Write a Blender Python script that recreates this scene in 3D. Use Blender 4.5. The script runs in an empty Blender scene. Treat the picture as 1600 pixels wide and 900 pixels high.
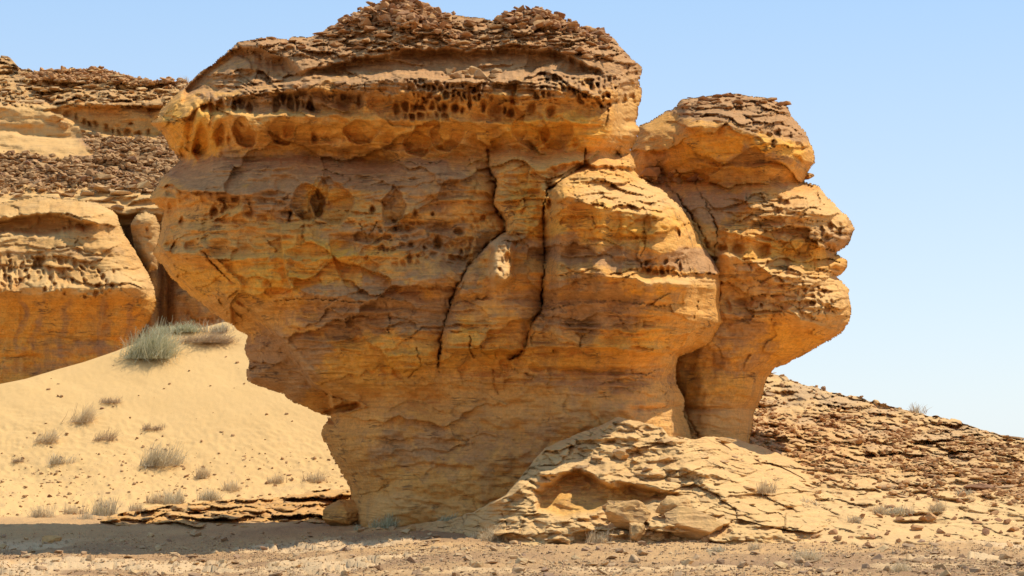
import bpy, math, random
import numpy as np
random.seed(7); rng = np.random.default_rng(7)
sc = bpy.context.scene

# ------------------------------------------------------------------ camera, world, sun, exposure
F = 2986.0            # focal length in photograph pixels
HV = 690.0            # row of the eye level
CH = 2.7              # camera height
cam_d = bpy.data.cameras.new('camera'); cam = bpy.data.objects.new('camera', cam_d)
sc.collection.objects.link(cam); sc.camera = cam
cam.location = (0, 0, CH); cam.rotation_euler = (math.radians(90), 0, 0)
cam_d.sensor_width = 36.0; cam_d.lens = 36.0*F/1600.0
cam_d.shift_y = (HV-450.0)/1600.0
cam_d.clip_start = 0.5; cam_d.clip_end = 20000

SUN_EL = math.radians(60.0)
SUN_AZ = math.radians(20.0)          # angle behind the right-hand direction (+X turned towards +Y)
sdir = (math.cos(SUN_EL)*math.cos(SUN_AZ), math.cos(SUN_EL)*math.sin(SUN_AZ), math.sin(SUN_EL))
w = bpy.data.worlds.new('World'); sc.world = w; w.use_nodes = True
nt = w.node_tree; nt.nodes.clear()
sky = nt.nodes.new('ShaderNodeTexSky'); sky.sky_type = 'NISHITA'; sky.sun_disc = False
sky.sun_elevation = SUN_EL
sky.sun_rotation = math.atan2(sdir[0], sdir[1])
sky.altitude = 0; sky.air_density = 1.0; sky.dust_density = 0.35; sky.ozone_density = 1.2
bg = nt.nodes.new('ShaderNodeBackground'); bg.inputs['Strength'].default_value = 0.125
wo = nt.nodes.new('ShaderNodeOutputWorld')
# hazy desert sky: the Nishita sky blended into a pale even haze that deepens towards the zenith
tcw = nt.nodes.new('ShaderNodeTexCoord'); sxw = nt.nodes.new('ShaderNodeSeparateXYZ'); rmw = nt.nodes.new('ShaderNodeValToRGB')
nt.links.new(tcw.outputs['Generated'], sxw.inputs[0]); nt.links.new(sxw.outputs['Z'], rmw.inputs[0])
for i, (p_, c_) in enumerate([(0.0, (4.75, 5.45, 5.95)), (.10, (3.9, 4.85, 5.95)), (.23, (2.65, 4.05, 5.95)), (1.0, (1.4, 2.6, 5.0))]):
    if i > 1: rmw.color_ramp.elements.new(p_)
    rmw.color_ramp.elements[i].position = p_; rmw.color_ramp.elements[i].color = tuple(x/6.0 for x in c_)+(1,)
scw = nt.nodes.new('ShaderNodeVectorMath'); scw.operation = 'SCALE'; scw.inputs[3].default_value = 6.0
nt.links.new(rmw.outputs[0], scw.inputs[0])
mxw = nt.nodes.new('ShaderNodeMix'); mxw.data_type = 'RGBA'; mxw.inputs[0].default_value = .80
nt.links.new(sky.outputs[0], mxw.inputs[6]); nt.links.new(scw.outputs[0], mxw.inputs[7])
nt.links.new(mxw.outputs[2], bg.inputs[0]); nt.links.new(bg.outputs[0], wo.inputs[0])
sl = bpy.data.lights.new('sun', 'SUN'); sl.energy = 3.8; sl.angle = math.radians(0.5); sl.color = (1.0, 0.95, 0.86)
so = bpy.data.objects.new('sun', sl); sc.collection.objects.link(so); so.location = (60, 60, 80)
import mathutils
so.rotation_euler = mathutils.Vector(sdir).to_track_quat('Z', 'Y').to_euler()
sc.view_settings.view_transform = 'Standard'; sc.view_settings.look = 'None'
sc.view_settings.exposure = 0.42; sc.view_settings.gamma = 1.0
sc.cycles.diffuse_bounces = 5; sc.cycles.max_bounces = 8

# ------------------------------------------------------------------ numpy noise
def _h(ix, iy, s):
    ix = ix.astype(np.int64).astype(np.uint32); iy = iy.astype(np.int64).astype(np.uint32)
    h = ix*np.uint32(374761393) + iy*np.uint32(668265263) + np.uint32((s*974634777 + 12345) & 0xffffffff)
    h = (h ^ (h >> np.uint32(13)))*np.uint32(1274126177)
    h = (h ^ (h >> np.uint32(16)))*np.uint32(2246822519)
    h = h ^ (h >> np.uint32(15))
    return (h & np.uint32(0xffffff)).astype(np.float32)/np.float32(16777216.0)
def vn(x, y, s=0):
    x = np.asarray(x, np.float32); y = np.asarray(y, np.float32)
    x, y = np.broadcast_arrays(x, y)
    ix = np.floor(x); iy = np.floor(y); fx = x-ix; fy = y-iy
    fx = fx*fx*fx*(fx*(fx*6-15)+10); fy = fy*fy*fy*(fy*(fy*6-15)+10)
    a = _h(ix, iy, s); b = _h(ix+1, iy, s); c = _h(ix, iy+1, s); d = _h(ix+1, iy+1, s)
    return ((a+(b-a)*fx)*(1-fy) + (c+(d-c)*fx)*fy)*2-1
def fbm(x, y, o=4, s=0, g=0.5):
    r = 0; a = 1; t = 0
    for i in range(o):
        k = 2.03**i
        r = r+a*vn(x*k+i*17.3, y*k+i*9.1, s+i*7); t += a; a *= g
    return r/t*1.35
def ridged(x, y, o=3, s=0):
    r = 0; a = 1; t = 0
    for i in range(o):
        k = 2.1**i
        r = r+a*(1-np.abs(vn(x*k, y*k, s+i*5))*2); t += a; a *= .5
    return r/t
def worley(x, y, s=0):
    x = np.asarray(x, np.float32); y = np.asarray(y, np.float32)
    ix = np.floor(x); iy = np.floor(y)
    f1 = np.full(x.shape, 9., np.float32); f2 = f1.copy(); cid = np.zeros(x.shape, np.float32)
    for dx in (-1, 0, 1):
        for dy in (-1, 0, 1):
            cx = ix+dx; cy = iy+dy
            d = np.hypot(cx+_h(cx, cy, s)*.8+.1-x, cy+_h(cx, cy, s+3)*.8+.1-y)
            c = _h(cx, cy, s+5); m = d < f1
            f2 = np.where(m, f1, np.minimum(f2, d)); cid = np.where(m, c, cid); f1 = np.where(m, d, f1)
    return f1, f2, cid
def worley_t(x, y, s=0):
    x = np.asarray(x, np.float32); y = np.asarray(y, np.float32)
    ix = np.floor(x); iy = np.floor(y)
    f1 = np.full(x.shape, 9., np.float32); f2 = f1.copy(); z = np.zeros(x.shape, np.float32); cid = z; bx = z; by = z; ta = z; tb = z
    for dx in (-1, 0, 1):
        for dy in (-1, 0, 1):
            cx = ix+dx; cy = iy+dy
            ex = x-(cx+_h(cx, cy, s)); ey = y-(cy+_h(cx, cy, s+3)); d = np.abs(ex)*.7+np.abs(ey)*.7+np.hypot(ex, ey)*.3
            m = d < f1
            f2 = np.where(m, f1, np.minimum(f2, d)); f1 = np.where(m, d, f1)
            cid = np.where(m, _h(cx, cy, s+5), cid); ta = np.where(m, _h(cx, cy, s+7), ta); tb = np.where(m, _h(cx, cy, s+9), tb)
            bx = np.where(m, ex, bx); by = np.where(m, ey, by)
    return f1, f2, cid, bx, by, ta, tb
def ss(a, b, x):
    t = np.clip((x-a)/(b-a), 0, 1); return t*t*(3-2*t)
def poly_sdf(U, V, pts):
    """signed distance, positive inside"""
    P = np.asarray(pts, np.float32); Q = np.roll(P, -1, 0)
    best = np.full(U.shape, 1e9, np.float32); ins = np.zeros(U.shape, bool)
    for (x0, y0), (x1, y1) in zip(P, Q):
        dx, dy = x1-x0, y1-y0; L = dx*dx+dy*dy+1e-9
        t = np.clip(((U-x0)*dx+(V-y0)*dy)/L, 0, 1)
        best = np.minimum(best, (U-x0-t*dx)**2+(V-y0-t*dy)**2)
        if y0 != y1:
            c = ((V >= min(y0, y1)) & (V < max(y0, y1)) & (U < x0+(V-y0)*dx/dy))
            ins ^= c
    d = np.sqrt(best); return np.where(ins, d, -d)
def line_dist(U, V, pts):
    """distance and signed side to an open polyline"""
    best = np.full(U.shape, 1e9, np.float32); side = np.zeros(U.shape, np.float32)
    for (x0, y0), (x1, y1) in zip(pts[:-1], pts[1:]):
        dx, dy = x1-x0, y1-y0; L = dx*dx+dy*dy+1e-9
        t = np.clip(((U-x0)*dx+(V-y0)*dy)/L, 0, 1)
        q = (U-x0-t*dx)**2+(V-y0-t*dy)**2; m = q < best
        best = np.where(m, q, best); side = np.where(m, dx*(V-y0)-dy*(U-x0), side)
    return np.sqrt(best), np.sign(side)
def W(u, v, Y):
    return (u-800.0)/F*Y, Y, CH+(HV-v)/F*Y

# ------------------------------------------------------------------ relief field helper
class Field:
    def __init__(s, U, V, seed=0):
        s.U, s.V, s.seed = U, V, seed
        s.P = np.zeros(U.shape, np.float32)
        s.pat = np.zeros(U.shape, np.float32); s.och = np.zeros(U.shape, np.float32); s.pal = np.zeros(U.shape, np.float32)
        s.wu = fbm(U/45, V/45, 3, seed+101)*7; s.wv = fbm(U/45+50, V/45, 3, seed+102)*5   # wobble
        s.wu2 = fbm(U/9, V/9, 2, seed+103)*1.6; s.wv2 = fbm(U/9, V/9, 2, seed+104)*1.3
        s.k = 0
    def ln(s, pts, wob=1.0):
        p = np.asarray(pts, float); s.k += 1
        l = np.interp(s.U, p[:, 0], p[:, 1])
        return l+wob*(fbm(s.U/28, s.U*0+s.k*3.7, 3, s.seed+s.k)*4+fbm(s.U/7, s.U*0+s.k*1.7, 2, s.seed+s.k+50)*1.6)
    def win(s, pts, f=18):
        return ss(pts[0][0]-f*.3, pts[0][0]+f, s.U)*(1-ss(pts[-1][0]-f, pts[-1][0]+f*.3, s.U))
    def ledge(s, pts, amp, up, dn, wob=1.0, f=18, var=.35):
        l = s.ln(pts, wob); dv = s.V-l
        a = amp*s.win(pts, f)*(1+var*fbm(s.U/40, s.U*0+s.k, 2, s.seed+s.k+9))
        s.P += (a*np.where(dv < 0, np.exp(np.minimum(dv, 0)/up), np.exp(-np.maximum(dv, 0)/dn))).astype(np.float32)
    def crack(s, pts, wd, dep, wob=1.0):
        j = fbm(s.U/5, s.V/4, 2, s.seed+350)*1.5; U2 = s.U+(s.wu2*1.3+j+s.wu*.25)*wob; V2 = s.V+(s.wv2*1.3-j)*wob
        d, sd = line_dist(U2, V2, pts); s.k += 1
        w2 = wd*(.28+.62*np.clip(fbm(s.U/22, s.V/16, 2, s.seed+300+s.k)+.35, 0, 1.2))
        dep = dep*(.4+.6*ss(-.25, .2, fbm(s.U/40+s.k, s.V/34, 2, s.seed+380)))
        s.P -= (dep*np.exp(-(d/w2)**2)).astype(np.float32); return d, sd
    def hole(s, cx, cy, rx, ry, dep, tear=0.0, ang=0, soft=.55):
        U2 = s.U+s.wu2*1.1+s.wu*.25*min(1, rx/12)-cx; V2 = s.V+s.wv2*1.1+s.wv*.25*min(1, ry/12)-cy
        if ang: c, q = math.cos(ang), math.sin(ang); U2, V2 = U2*c+V2*q, -U2*q+V2*c
        rxx = rx*(1-tear*np.clip(-V2/ry, 0, 1))+1e-3
        r = np.sqrt((U2/np.maximum(rxx, .5))**2+(V2/ry)**2)*(1+.35*fbm(s.U/(rx*.9+3)+cx, s.V/(ry*.9+3)+cy, 2, 7))
        dep *= .62; soft = .2
        s.P -= (dep*(1-ss(soft, 1.08, r))).astype(np.float32)
        s.P += (dep*.06*np.exp(-((r-1.2)/.16)**2)).astype(np.float32)
    def alv(s, mask, cx, cy, dep, seed=0):
        f1, f2, _ = worley((s.U+s.wu*.6)/cx, (s.V+s.wv*.6)/cy, seed)
        keep = ss(-.25, .25, fbm(s.U/(cx*2.2), s.V/(cy*2.2), 2, seed+6)+_-.45)
        s.P -= (mask*dep*ss(.08, .55, f2-f1)*keep*(.35+.85*_)).astype(np.float32)
    def cells(s, mask, cx, cy, off, groove, seed=0):
        f1, f2, c = worley((s.U+s.wu)/cx, (s.V+s.wv+s.wu*.35)/cy, seed)
        e = ss(.0, .16, f2-f1)
        s.P += (mask*((c-.5)*2*off*ss(0, .1, f2-f1)-groove*(1-e))).astype(np.float32)
        return c
    def facets(s, mask, cx, cy, off, tilt, groove, seed=0, wob=1.0, shear=0.0):
        """broken blocks: every block has its own plane, step and joint"""
        f1, f2, c, bx, by, ta, tb = worley_t((s.U+s.wu*wob+s.wu2*.5)/cx, (s.V+s.wv*wob+s.wv2*.5+(s.U)*shear)/cy, seed)
        e = 1-ss(0, .10, f2-f1)
        s.P += (mask*((c-.5)*2*off+tilt*(bx*(ta-.5)*2+by*(tb-.25)*2)-groove*e*(.4+.9*ta))).astype(np.float32)
    def lam(s, mask, per, amp, seed=0, su=150.):
        """bedding: every layer juts out downwards and breaks back under its lip"""
        vw = s.V+fbm(s.U/su, s.V/60, 3, seed+1)*per*1.6+fbm(s.U/14, s.V/14, 2, seed+8)*per*.12
        q = vw/per+fbm(s.V*0+3.3, vw/(per*6), 2, seed+2)*1.2
        fr = q-np.floor(q)
        rr = _h(np.floor(q), np.floor(q)*0, seed+4)
        prof = np.where(fr < .82, fr/.82, (1-fr)/.18)
        a = (.25+rr)*ss(-.35, .5, fbm(s.U/70, vw/22, 3, seed+3))
        s.P += (mask*amp*a*(prof-.4)).astype(np.float32)
    def niche(s, cx, cy, rx, ry, dep, tear=.4):
        U2 = s.U+s.wu2*1.2+s.wu*.9-cx; V2 = s.V+s.wv2*1.2+s.wv*.9-cy
        rxx = rx*(1-tear*np.clip(-V2/ry, 0, 1)**1.5)
        r = np.sqrt((U2/rxx)**2+(V2/ry)**2)*(1+.14*fbm(s.U/22+cx, s.V/22, 2, 7))
        s.P -= (dep*(1-ss(.90, 1.02, r))*(.42+.75*np.clip((V2/ry+1)/2, 0, 1))).astype(np.float32)
        s.P += (dep*.09*np.exp(-((r-1.12)/.12)**2)).astype(np.float32)
    def band(s, top, bot, dep, soft=5, f=25):
        a = s.ln(top); b = s.ln(bot)
        s.P -= (dep*s.win(top, f)*ss(-soft*.4, soft*.6, s.V-a)*(1-ss(-soft*1.4, soft*.6, s.V-b))).astype(np.float32)
    def blob(s, arr, cx, cy, rx, ry, wgt, sh=1.0):
        r = np.sqrt(((s.U-cx+s.wu*2.5)/rx)**2+((s.V-cy+s.wv*2.5)/ry)**2)
        arr += (wgt*(1-ss(1-.5*sh, 1+.35*sh, r+fbm(s.U/16, s.V/16, 3, s.seed+int(cx))*.22))).astype(np.float32)
    def mask(s, pts, soft=10):
        return ss(-soft, soft, poly_sdf(s.U+s.wu, s.V+s.wv, pts))

# ------------------------------------------------------------------ materials
def node_mat(name):
    m = bpy.data.materials.new(name); m.use_nodes = True
    n = m.node_tree; b = n.nodes['Principled BSDF']
    b.inputs['Roughness'].default_value = .93; b.inputs['Specular IOR Level'].default_value = .12
    return m, n, b
class NB:
    def __init__(s, n): s.n = n
    def new(s, t, **k):
        o = s.n.nodes.new(t)
        for a, b in k.items(): setattr(o, a, b)
        return o
    def link(s, a, b): s.n.links.new(a, b)
    def coords(s, scale=(1, 1, 1)):
        g = s.new('ShaderNodeNewGeometry'); m = s.new('ShaderNodeMapping'); m.inputs['Scale'].default_value = scale
        s.link(g.outputs['Position'], m.inputs['Vector']); return m.outputs[0]
    def noise(s, vec, scale, det=6, rough=.6, dist=0):
        t = s.new('ShaderNodeTexNoise'); t.inputs['Scale'].default_value = scale; t.inputs['Detail'].default_value = det
        t.inputs['Roughness'].default_value = rough; t.inputs['Distortion'].default_value = dist
        s.link(vec, t.inputs['Vector']); return t.outputs['Fac']
    def ramp(s, fac, stops):
        r = s.new('ShaderNodeValToRGB'); e = r.color_ramp.elements
        while len(e) < len(stops): e.new(.5)
        for i, (p, c) in enumerate(stops):
            e[i].position = p; e[i].color = tuple(c)+((1,) if len(c) == 3 else ())
        s.link(fac, r.inputs[0]); return r.outputs[0]
    def mix(s, fac, a, b, mode='MIX'):
        m = s.new('ShaderNodeMix', data_type='RGBA', blend_type=mode)
        if isinstance(fac, float): m.inputs[0].default_value = fac
        else: s.link(fac, m.inputs[0])
        for v, i in ((a, 6), (b, 7)):
            if isinstance(v, tuple): m.inputs[i].default_value = v+((1,) if len(v) == 3 else ())
            else: s.link(v, m.inputs[i])
        return m.outputs[2]
    def math(s, op, a, b=0.0):
        m = s.new('ShaderNodeMath', operation=op); m.use_clamp = False
        for v, i in ((a, 0), (b, 1)):
            if isinstance(v, (int, float)): m.inputs[i].default_value = v
            else: s.link(v, m.inputs[i])
        return m.outputs[0]
G3 = lambda v: (v, v, v)
def sandstone(name, base, deep, patina, ochre, pale, lam_scale=1.0, bump=.8, mott=1.0, pr=(.18, .75)):
    m, n, b = node_mat(name); q = NB(n)
    p1 = q.coords((1, 1, 1)); pl = q.coords((.22, .22, 3.2*lam_scale)); pv = q.coords((1.6, 1.6, .22))
    at = q.new('ShaderNodeAttribute', attribute_name='mineral'); sp = q.new('ShaderNodeSeparateColor')
    q.link(at.outputs['Color'], sp.inputs[0])
    broad = q.noise(p1, .35, 5, .6, .6)
    c = q.mix(q.ramp(broad, [(.38, G3(0)), (.62, G3(1))]), base, deep)
    lay = q.noise(pl, 1.1, 7, .65, .8)
    c = q.mix(q.ramp(lay, [(.46, G3(0)), (.64, G3(.32))]), c, tuple(x*.72 for x in base[:1])+(base[1]*.62, base[2]*.55))
    c = q.mix(sp.outputs[1], c, ochre)
    # patina: attribute broken up by noise
    pn = q.noise(p1, 1.3, 8, .68, .5)
    pf = q.math('ADD', sp.outputs[0], q.math('MULTIPLY', q.math('SUBTRACT', pn, .5), 1.5*mott))
    c = q.mix(q.ramp(pf, [(pr[0], G3(0)), (pr[1], G3(.85))]), c, patina)
    # rusty blotches and thin weathered partings
    bl = q.noise(q.coords((1, 1, 1.7)), .9, 7, .7, 1.2)
    c = q.mix(q.ramp(bl, [(.54, G3(0)), (.63, G3(.26))]), c, (deep[0]*.8, deep[1]*.72, deep[2]*.8))
    cr = q.noise(q.coords((.35, .35, 2.4)), .8, 5, .62, .9)
    crl = q.ramp(cr, [(.485, G3(0)), (.5, G3(1)), (.515, G3(0))])
    crm = q.ramp(q.noise(p1, .8, 3, .6), [(.52, G3(0)), (.62, G3(.75))])
    c = q.mix(q.math('MULTIPLY', crl, crm), c, (.20, .10, .06))
    st = q.noise(pv, 1.0, 5, .6, .3)
    c = q.mix(q.ramp(st, [(.51, G3(0)), (.66, G3(.42))]), c, tuple(x*.8 for x in patina))
    c = q.mix(q.ramp(st, [(.26, G3(.28)), (.40, G3(0))]), c, pale)
    lay2 = q.noise(q.coords((.5, .5, 9*lam_scale)), 1.6, 6, .7, .4)
    c = q.mix(1.0, c, q.ramp(lay2, [(.28, G3(.74)), (.5, G3(1.0)), (.7, G3(1.12))]), 'MULTIPLY')
    gr = q.noise(p1, 9, 8, .72)
    c = q.mix(1.0, c, q.ramp(gr, [(.28, G3(.68)), (.5, G3(1)), (.72, G3(1.2))]), 'MULTIPLY')
    spots = q.noise(p1, 3.1, 3, .6, 0)
    c = q.mix(q.ramp(spots, [(.66, G3(0)), (.72, G3(.5))]), c, (.16, .075, .045))
    c = q.mix(sp.outputs[2], c, pale)
    q.link(c, b.inputs['Base Color'])
    h = q.math('ADD', q.math('SUBTRACT', q.math('MULTIPLY', lay2, .6), q.math('MULTIPLY', q.math('MULTIPLY', crl, crm), .8)), q.math('ADD', q.math('MULTIPLY', gr, .35), q.math('MULTIPLY', lay, .7)))
    bp = q.new('ShaderNodeBump'); bp.inputs['Strength'].default_value = bump; bp.inputs['Distance'].default_value = .12
    q.link(h, bp.inputs['Height']); q.link(bp.outputs[0], b.inputs['Normal'])
    return m
ROCK = sandstone('ochre_sandstone', (.76, .39, .102), (.69, .32, .068), (.45, .235, .10), (.83, .39, .052), (.73, .445, .18), pr=(.30, .60))
PALE = sandstone('pale_sandstone', (.68, .39, .135), (.60, .315, .095), (.44, .25, .12), (.72, .37, .08), (.74, .48, .205), bump=.8)
CLIFF = sandstone('cliff_sandstone', (.66, .35, .105), (.60, .28, .065), (.37, .195, .095), (.72, .33, .05), (.71, .43, .165), bump=.8)

def plain_rock(name, c1, c2, c3):
    m, n, b = node_mat(name); q = NB(n); p = q.coords()
    oi = q.new('ShaderNodeObjectInfo')
    g = q.new('ShaderNodeNewGeometry')
    c = q.mix(q.ramp(g.outputs['Random Per Island'], [(0, G3(0)), (1, G3(1))]), c1, c2)
    c = q.mix(q.ramp(oi.outputs['Random'], [(.5, G3(0)), (1, G3(.7))]), c, c3)
    gr = q.noise(p, 7, 6, .7)
    c = q.mix(1.0, c, q.ramp(gr, [(.3, G3(.72)), (.7, G3(1.2))]), 'MULTIPLY')
    q.link(c, b.inputs['Base Color'])
    bp = q.new('ShaderNodeBump'); bp.inputs['Strength'].default_value = .5; bp.inputs['Distance'].default_value = .06
    q.link(q.noise(q.coords((1, 1, 4)), 6, 6, .7), bp.inputs['Height']); q.link(bp.outputs[0], b.inputs['Normal'])
    return m
ST_BROWN = plain_rock('brown_stone', (.50, .25, .095), (.33, .155, .07), (.62, .34, .125))
ST_PALE = plain_rock('pale_stone', (.64, .39, .16), (.54, .31, .12), (.44, .26, .13))
ST_DARK = plain_rock('dark_stone', (.25, .12, .06), (.37, .185, .08), (.54, .31, .12))
ST_GRAVEL = plain_rock('gravel_stone', (.34, .20, .11), (.62, .40, .18), (.26, .15, .085))

def sand_mat(name, c1, c2, gravel, gfac, bump=.25):
    m, n, b = node_mat(name); q = NB(n); p = q.coords()
    c = q.mix(q.ramp(q.noise(p, .5, 6, .6), [(.35, G3(0)), (.65, G3(1))]), c1, c2)
    at = q.new('ShaderNodeAttribute', attribute_name='mineral'); sp = q.new('ShaderNodeSeparateColor')
    q.link(at.outputs['Color'], sp.inputs[0])
    fine = q.noise(p, 22, 8, .8)
    gm = q.math('ADD', q.math('MULTIPLY', q.math('SUBTRACT', fine, .5), 2.4), q.math('ADD', sp.outputs[0], gfac))
    c = q.mix(q.ramp(gm, [(.35, G3(0)), (.75, G3(1))]), c, gravel)
    c = q.mix(sp.outputs[2], c, (.68, .47, .25))
    c = q.mix(1.0, c, q.ramp(q.noise(p, 45, 4, .7), [(.3, G3(.85)), (.7, G3(1.1))]), 'MULTIPLY')
    q.link(c, b.inputs['Base Color'])
    bp = q.new('ShaderNodeBump'); bp.inputs['Strength'].default_value = bump; bp.inputs['Distance'].default_value = .05
    q.link(q.noise(p, 12, 7, .7), bp.inputs['Height']); q.link(bp.outputs[0], b.inputs['Normal'])
    return m
SAND = sand_mat('dune_sand', (.655, .395, .145), (.675, .41, .155), (.42, .26, .13), -.22)
GROUND = sand_mat('gravel_plain', (.62, .365, .145), (.53, .30, .12), (.32, .18, .085), 0.05, .8)

def straw(name, c1, c2):
    m, n, b = node_mat(name); q = NB(n); g = q.new('ShaderNodeNewGeometry')
    c = q.mix(q.ramp(g.outputs['Random Per Island'], [(0, G3(0)), (1, G3(1))]), c1, c2)
    q.link(c, b.inputs['Base Color']); b.inputs['Roughness'].default_value = .8
    tr = q.new('ShaderNodeBsdfTranslucent'); q.link(c, tr.inputs[0])
    mx = q.new('ShaderNodeMixShader'); mx.inputs[0].default_value = .3
    q.link(b.outputs[0], mx.inputs[1]); q.link(tr.outputs[0], mx.inputs[2])
    q.link(mx.outputs[0], n.nodes['Material Output'].inputs[0])
    return m
M_GREY = straw('grey_dry_twigs', (.42, .33, .19), (.74, .64, .42))
M_GREEN = straw('sage_green_leaves', (.34, .32, .17), (.66, .61, .38))
M_PALE = straw('bleached_straw', (.50, .37, .20), (.82, .66, .40))
M_TWIG = straw('brown_twigs', (.40, .27, .15), (.52, .37, .21))

# ------------------------------------------------------------------ mesh + object helpers
def mesh_np(name, co, quads=None, tris=None, attr=None, smooth=True):
    me = bpy.data.meshes.new(name)
    nq = 0 if quads is None else len(quads); ntr = 0 if tris is None else len(tris)
    me.vertices.add(len(co)); me.vertices.foreach_set('co', np.ascontiguousarray(co, np.float32).ravel())
    idx = []; tot = []
    if nq: idx.append(np.asarray(quads, np.int32).ravel()); tot.append(np.full(nq, 4, np.int32))
    if ntr: idx.append(np.asarray(tris, np.int32).ravel()); tot.append(np.full(ntr, 3, np.int32))
    idx = np.concatenate(idx); tot = np.concatenate(tot)
    me.loops.add(len(idx)); me.loops.foreach_set('vertex_index', idx)
    me.polygons.add(len(tot)); st = np.concatenate([[0], np.cumsum(tot)[:-1]]).astype(np.int32)
    me.polygons.foreach_set('loop_start', st); me.polygons.foreach_set('loop_total', tot)
    me.polygons.foreach_set('use_smooth', np.full(len(tot), smooth))
    if attr is not None:
        a = me.color_attributes.new('mineral', 'FLOAT_COLOR', 'POINT')
        c = np.ones((len(co), 4), np.float32); c[:, :3] = np.clip(attr, 0, 1)
        a.data.foreach_set('color', c.ravel())
    me.update(calc_edges=True); me.validate()
    return me
def obj(name, me, mat=None, parent=None, label=None, cat=None, group=None, kind=None):
    o = bpy.data.objects.new(name, me); sc.collection.objects.link(o)
    if mat and me and not me.materials: me.materials.append(mat)
    if parent: o.parent = parent
    for k, v in (('label', label), ('category', cat), ('group', group), ('kind', kind)):
        if v: o[k] = v
    return o
def grid_quads(nr, nc):
    i = np.arange(nr*nc).reshape(nr, nc)
    return np.stack([i[:-1, :-1], i[1:, :-1], i[1:, 1:], i[:-1, 1:]], -1).reshape(-1, 4)

SURF = {}   # name -> (U, V, XYZ, valid) for resting stones and shrubs on
def sheet(name, U, V, Y, mat, attr, back=None, zoff=None, **kw):
    X, Yy, Z = W(U, V, Y)
    if zoff is not None: Z = Z+zoff
    SURF[name] = (U, V, np.stack([X, Y, Z], -1), np.ones(U.shape, bool))
    if back:   # rows over the crest, falling away behind
        for (dy, dz) in back:
            X = np.vstack([X, X[-1:]*(1+dy/np.maximum(Yy[-1:], 1))]); Yy = np.vstack([Yy, Yy[-1:]+dy]); Z = np.vstack([Z, Z[-1:]-dz])
            attr = np.concatenate([attr, attr[-1:]], 0)
    co = np.stack([X, Yy, Z], -1).reshape(-1, 3)
    return obj(name, mesh_np(name, co, grid_quads(*X.shape)[:, ::-1], attr=attr.reshape(-1, 3)), mat, **kw)

def body(name, outline, step, yc, R, feat, mat, backA=1.0, rough=2.2, seed=0, **kw):
    P = np.asarray(outline, float)
    us = np.arange(P[:, 0].min()-4, P[:, 0].max()+5, step); vs = np.arange(P[:, 1].min()-4, P[:, 1].max()+5, step)
    U, V = np.meshgrid(us.astype(np.float32), vs.astype(np.float32))
    d = poly_sdf(U, V, outline)
    d0 = d
    d = d+np.where(d < 40, 1, 0)*(fbm(U/22, V/14, 4, seed+61)*rough+fbm(U/6, V/3.5, 2, seed+62)*rough*.3)
    f = Field(U, V, seed)
    Rr = R(U, V) if callable(R) else R
    t = np.clip((d0+1)/Rr, 0, 1); infl = np.sqrt(np.clip(1-(1-t)**2, 0, 1))
    A = feat(f, d, infl)                      # sets f.P and returns the broad bulge
    k = ss(-2, 9, d0)
    Pf = np.maximum(A*infl+f.P*k, .25*A*infl)
    Pb = A*backA*infl+k*fbm(U/90, V/60, 4, seed+77)*1.0
    g_u = np.gradient(d, step, axis=1); g_v = np.gradient(d, step, axis=0); gl = np.hypot(g_u, g_v)+1e-6
    ins = d > 0
    cell = ins[:-1, :-1] & ins[1:, :-1] & ins[1:, 1:] & ins[:-1, 1:]
    used = np.zeros(U.shape, bool)
    for a in (slice(None, -1), slice(1, None)):
        for b in (slice(None, -1), slice(1, None)): used[a, b] |= cell
    edge = used & (d < step*1.2)
    mv = np.where(edge, np.clip(d, 0, step), 0)
    U2 = U-mv*g_u/gl*.9; V2 = V-mv*g_v/gl*.9
    Yf = yc-Pf; Yb = yc+Pb
    Xf, _, Zf = W(U2, V2, Yf)
    Xb, _, Zb = W(U2, V2, np.where(used, yc, yc)*np.ones_like(U2))
    mixk = ss(6, 50, d0); Xe, _, Ze = W(U2, V2, Yb)
    Xb = Xe*(1-mixk)+Xb*mixk; Zb = Ze*(1-mixk)+Zb*mixk
    idx = -np.ones(U.shape, np.int64); n = used.sum(); idx[used] = np.arange(n)
    co = np.concatenate([np.stack([Xf, Yf, Zf], -1)[used], np.stack([Xb, Yb, Zb], -1)[used]])
    c = np.argwhere(cell); r, q = c[:, 0], c[:, 1]
    a0, a1, a2, a3 = idx[r, q], idx[r+1, q], idx[r+1, q+1], idx[r, q+1]
    quads = [np.stack([a0, a1, a2, a3], -1), np.stack([a3, a2, a1, a0], -1)+n]
    pc = np.pad(cell, 1)
    for (dr, dc, e0, e1) in ((-1, 0, (0, 1), (0, 0)), (1, 0, (1, 0), (1, 1)), (0, -1, (0, 0), (1, 0)), (0, 1, (1, 1), (0, 1))):
        m = ~pc[1+r+dr, 1+q+dc]; rr, qq = r[m], q[m]
        x, y = idx[rr+e0[0], qq+e0[1]], idx[rr+e1[0], qq+e1[1]]
        quads.append(np.stack([x, x+n, y+n, y], -1)[:, ::-1])
    attr = np.stack([f.pat, f.och, f.pal], -1)[used]
    me = mesh_np(name, co, np.concatenate(quads), attr=np.concatenate([attr, attr]))
    SURF[name] = (U, V, np.stack([Xf, Yf, Zf], -1), used)
    return obj(name, me, mat, **kw)

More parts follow.
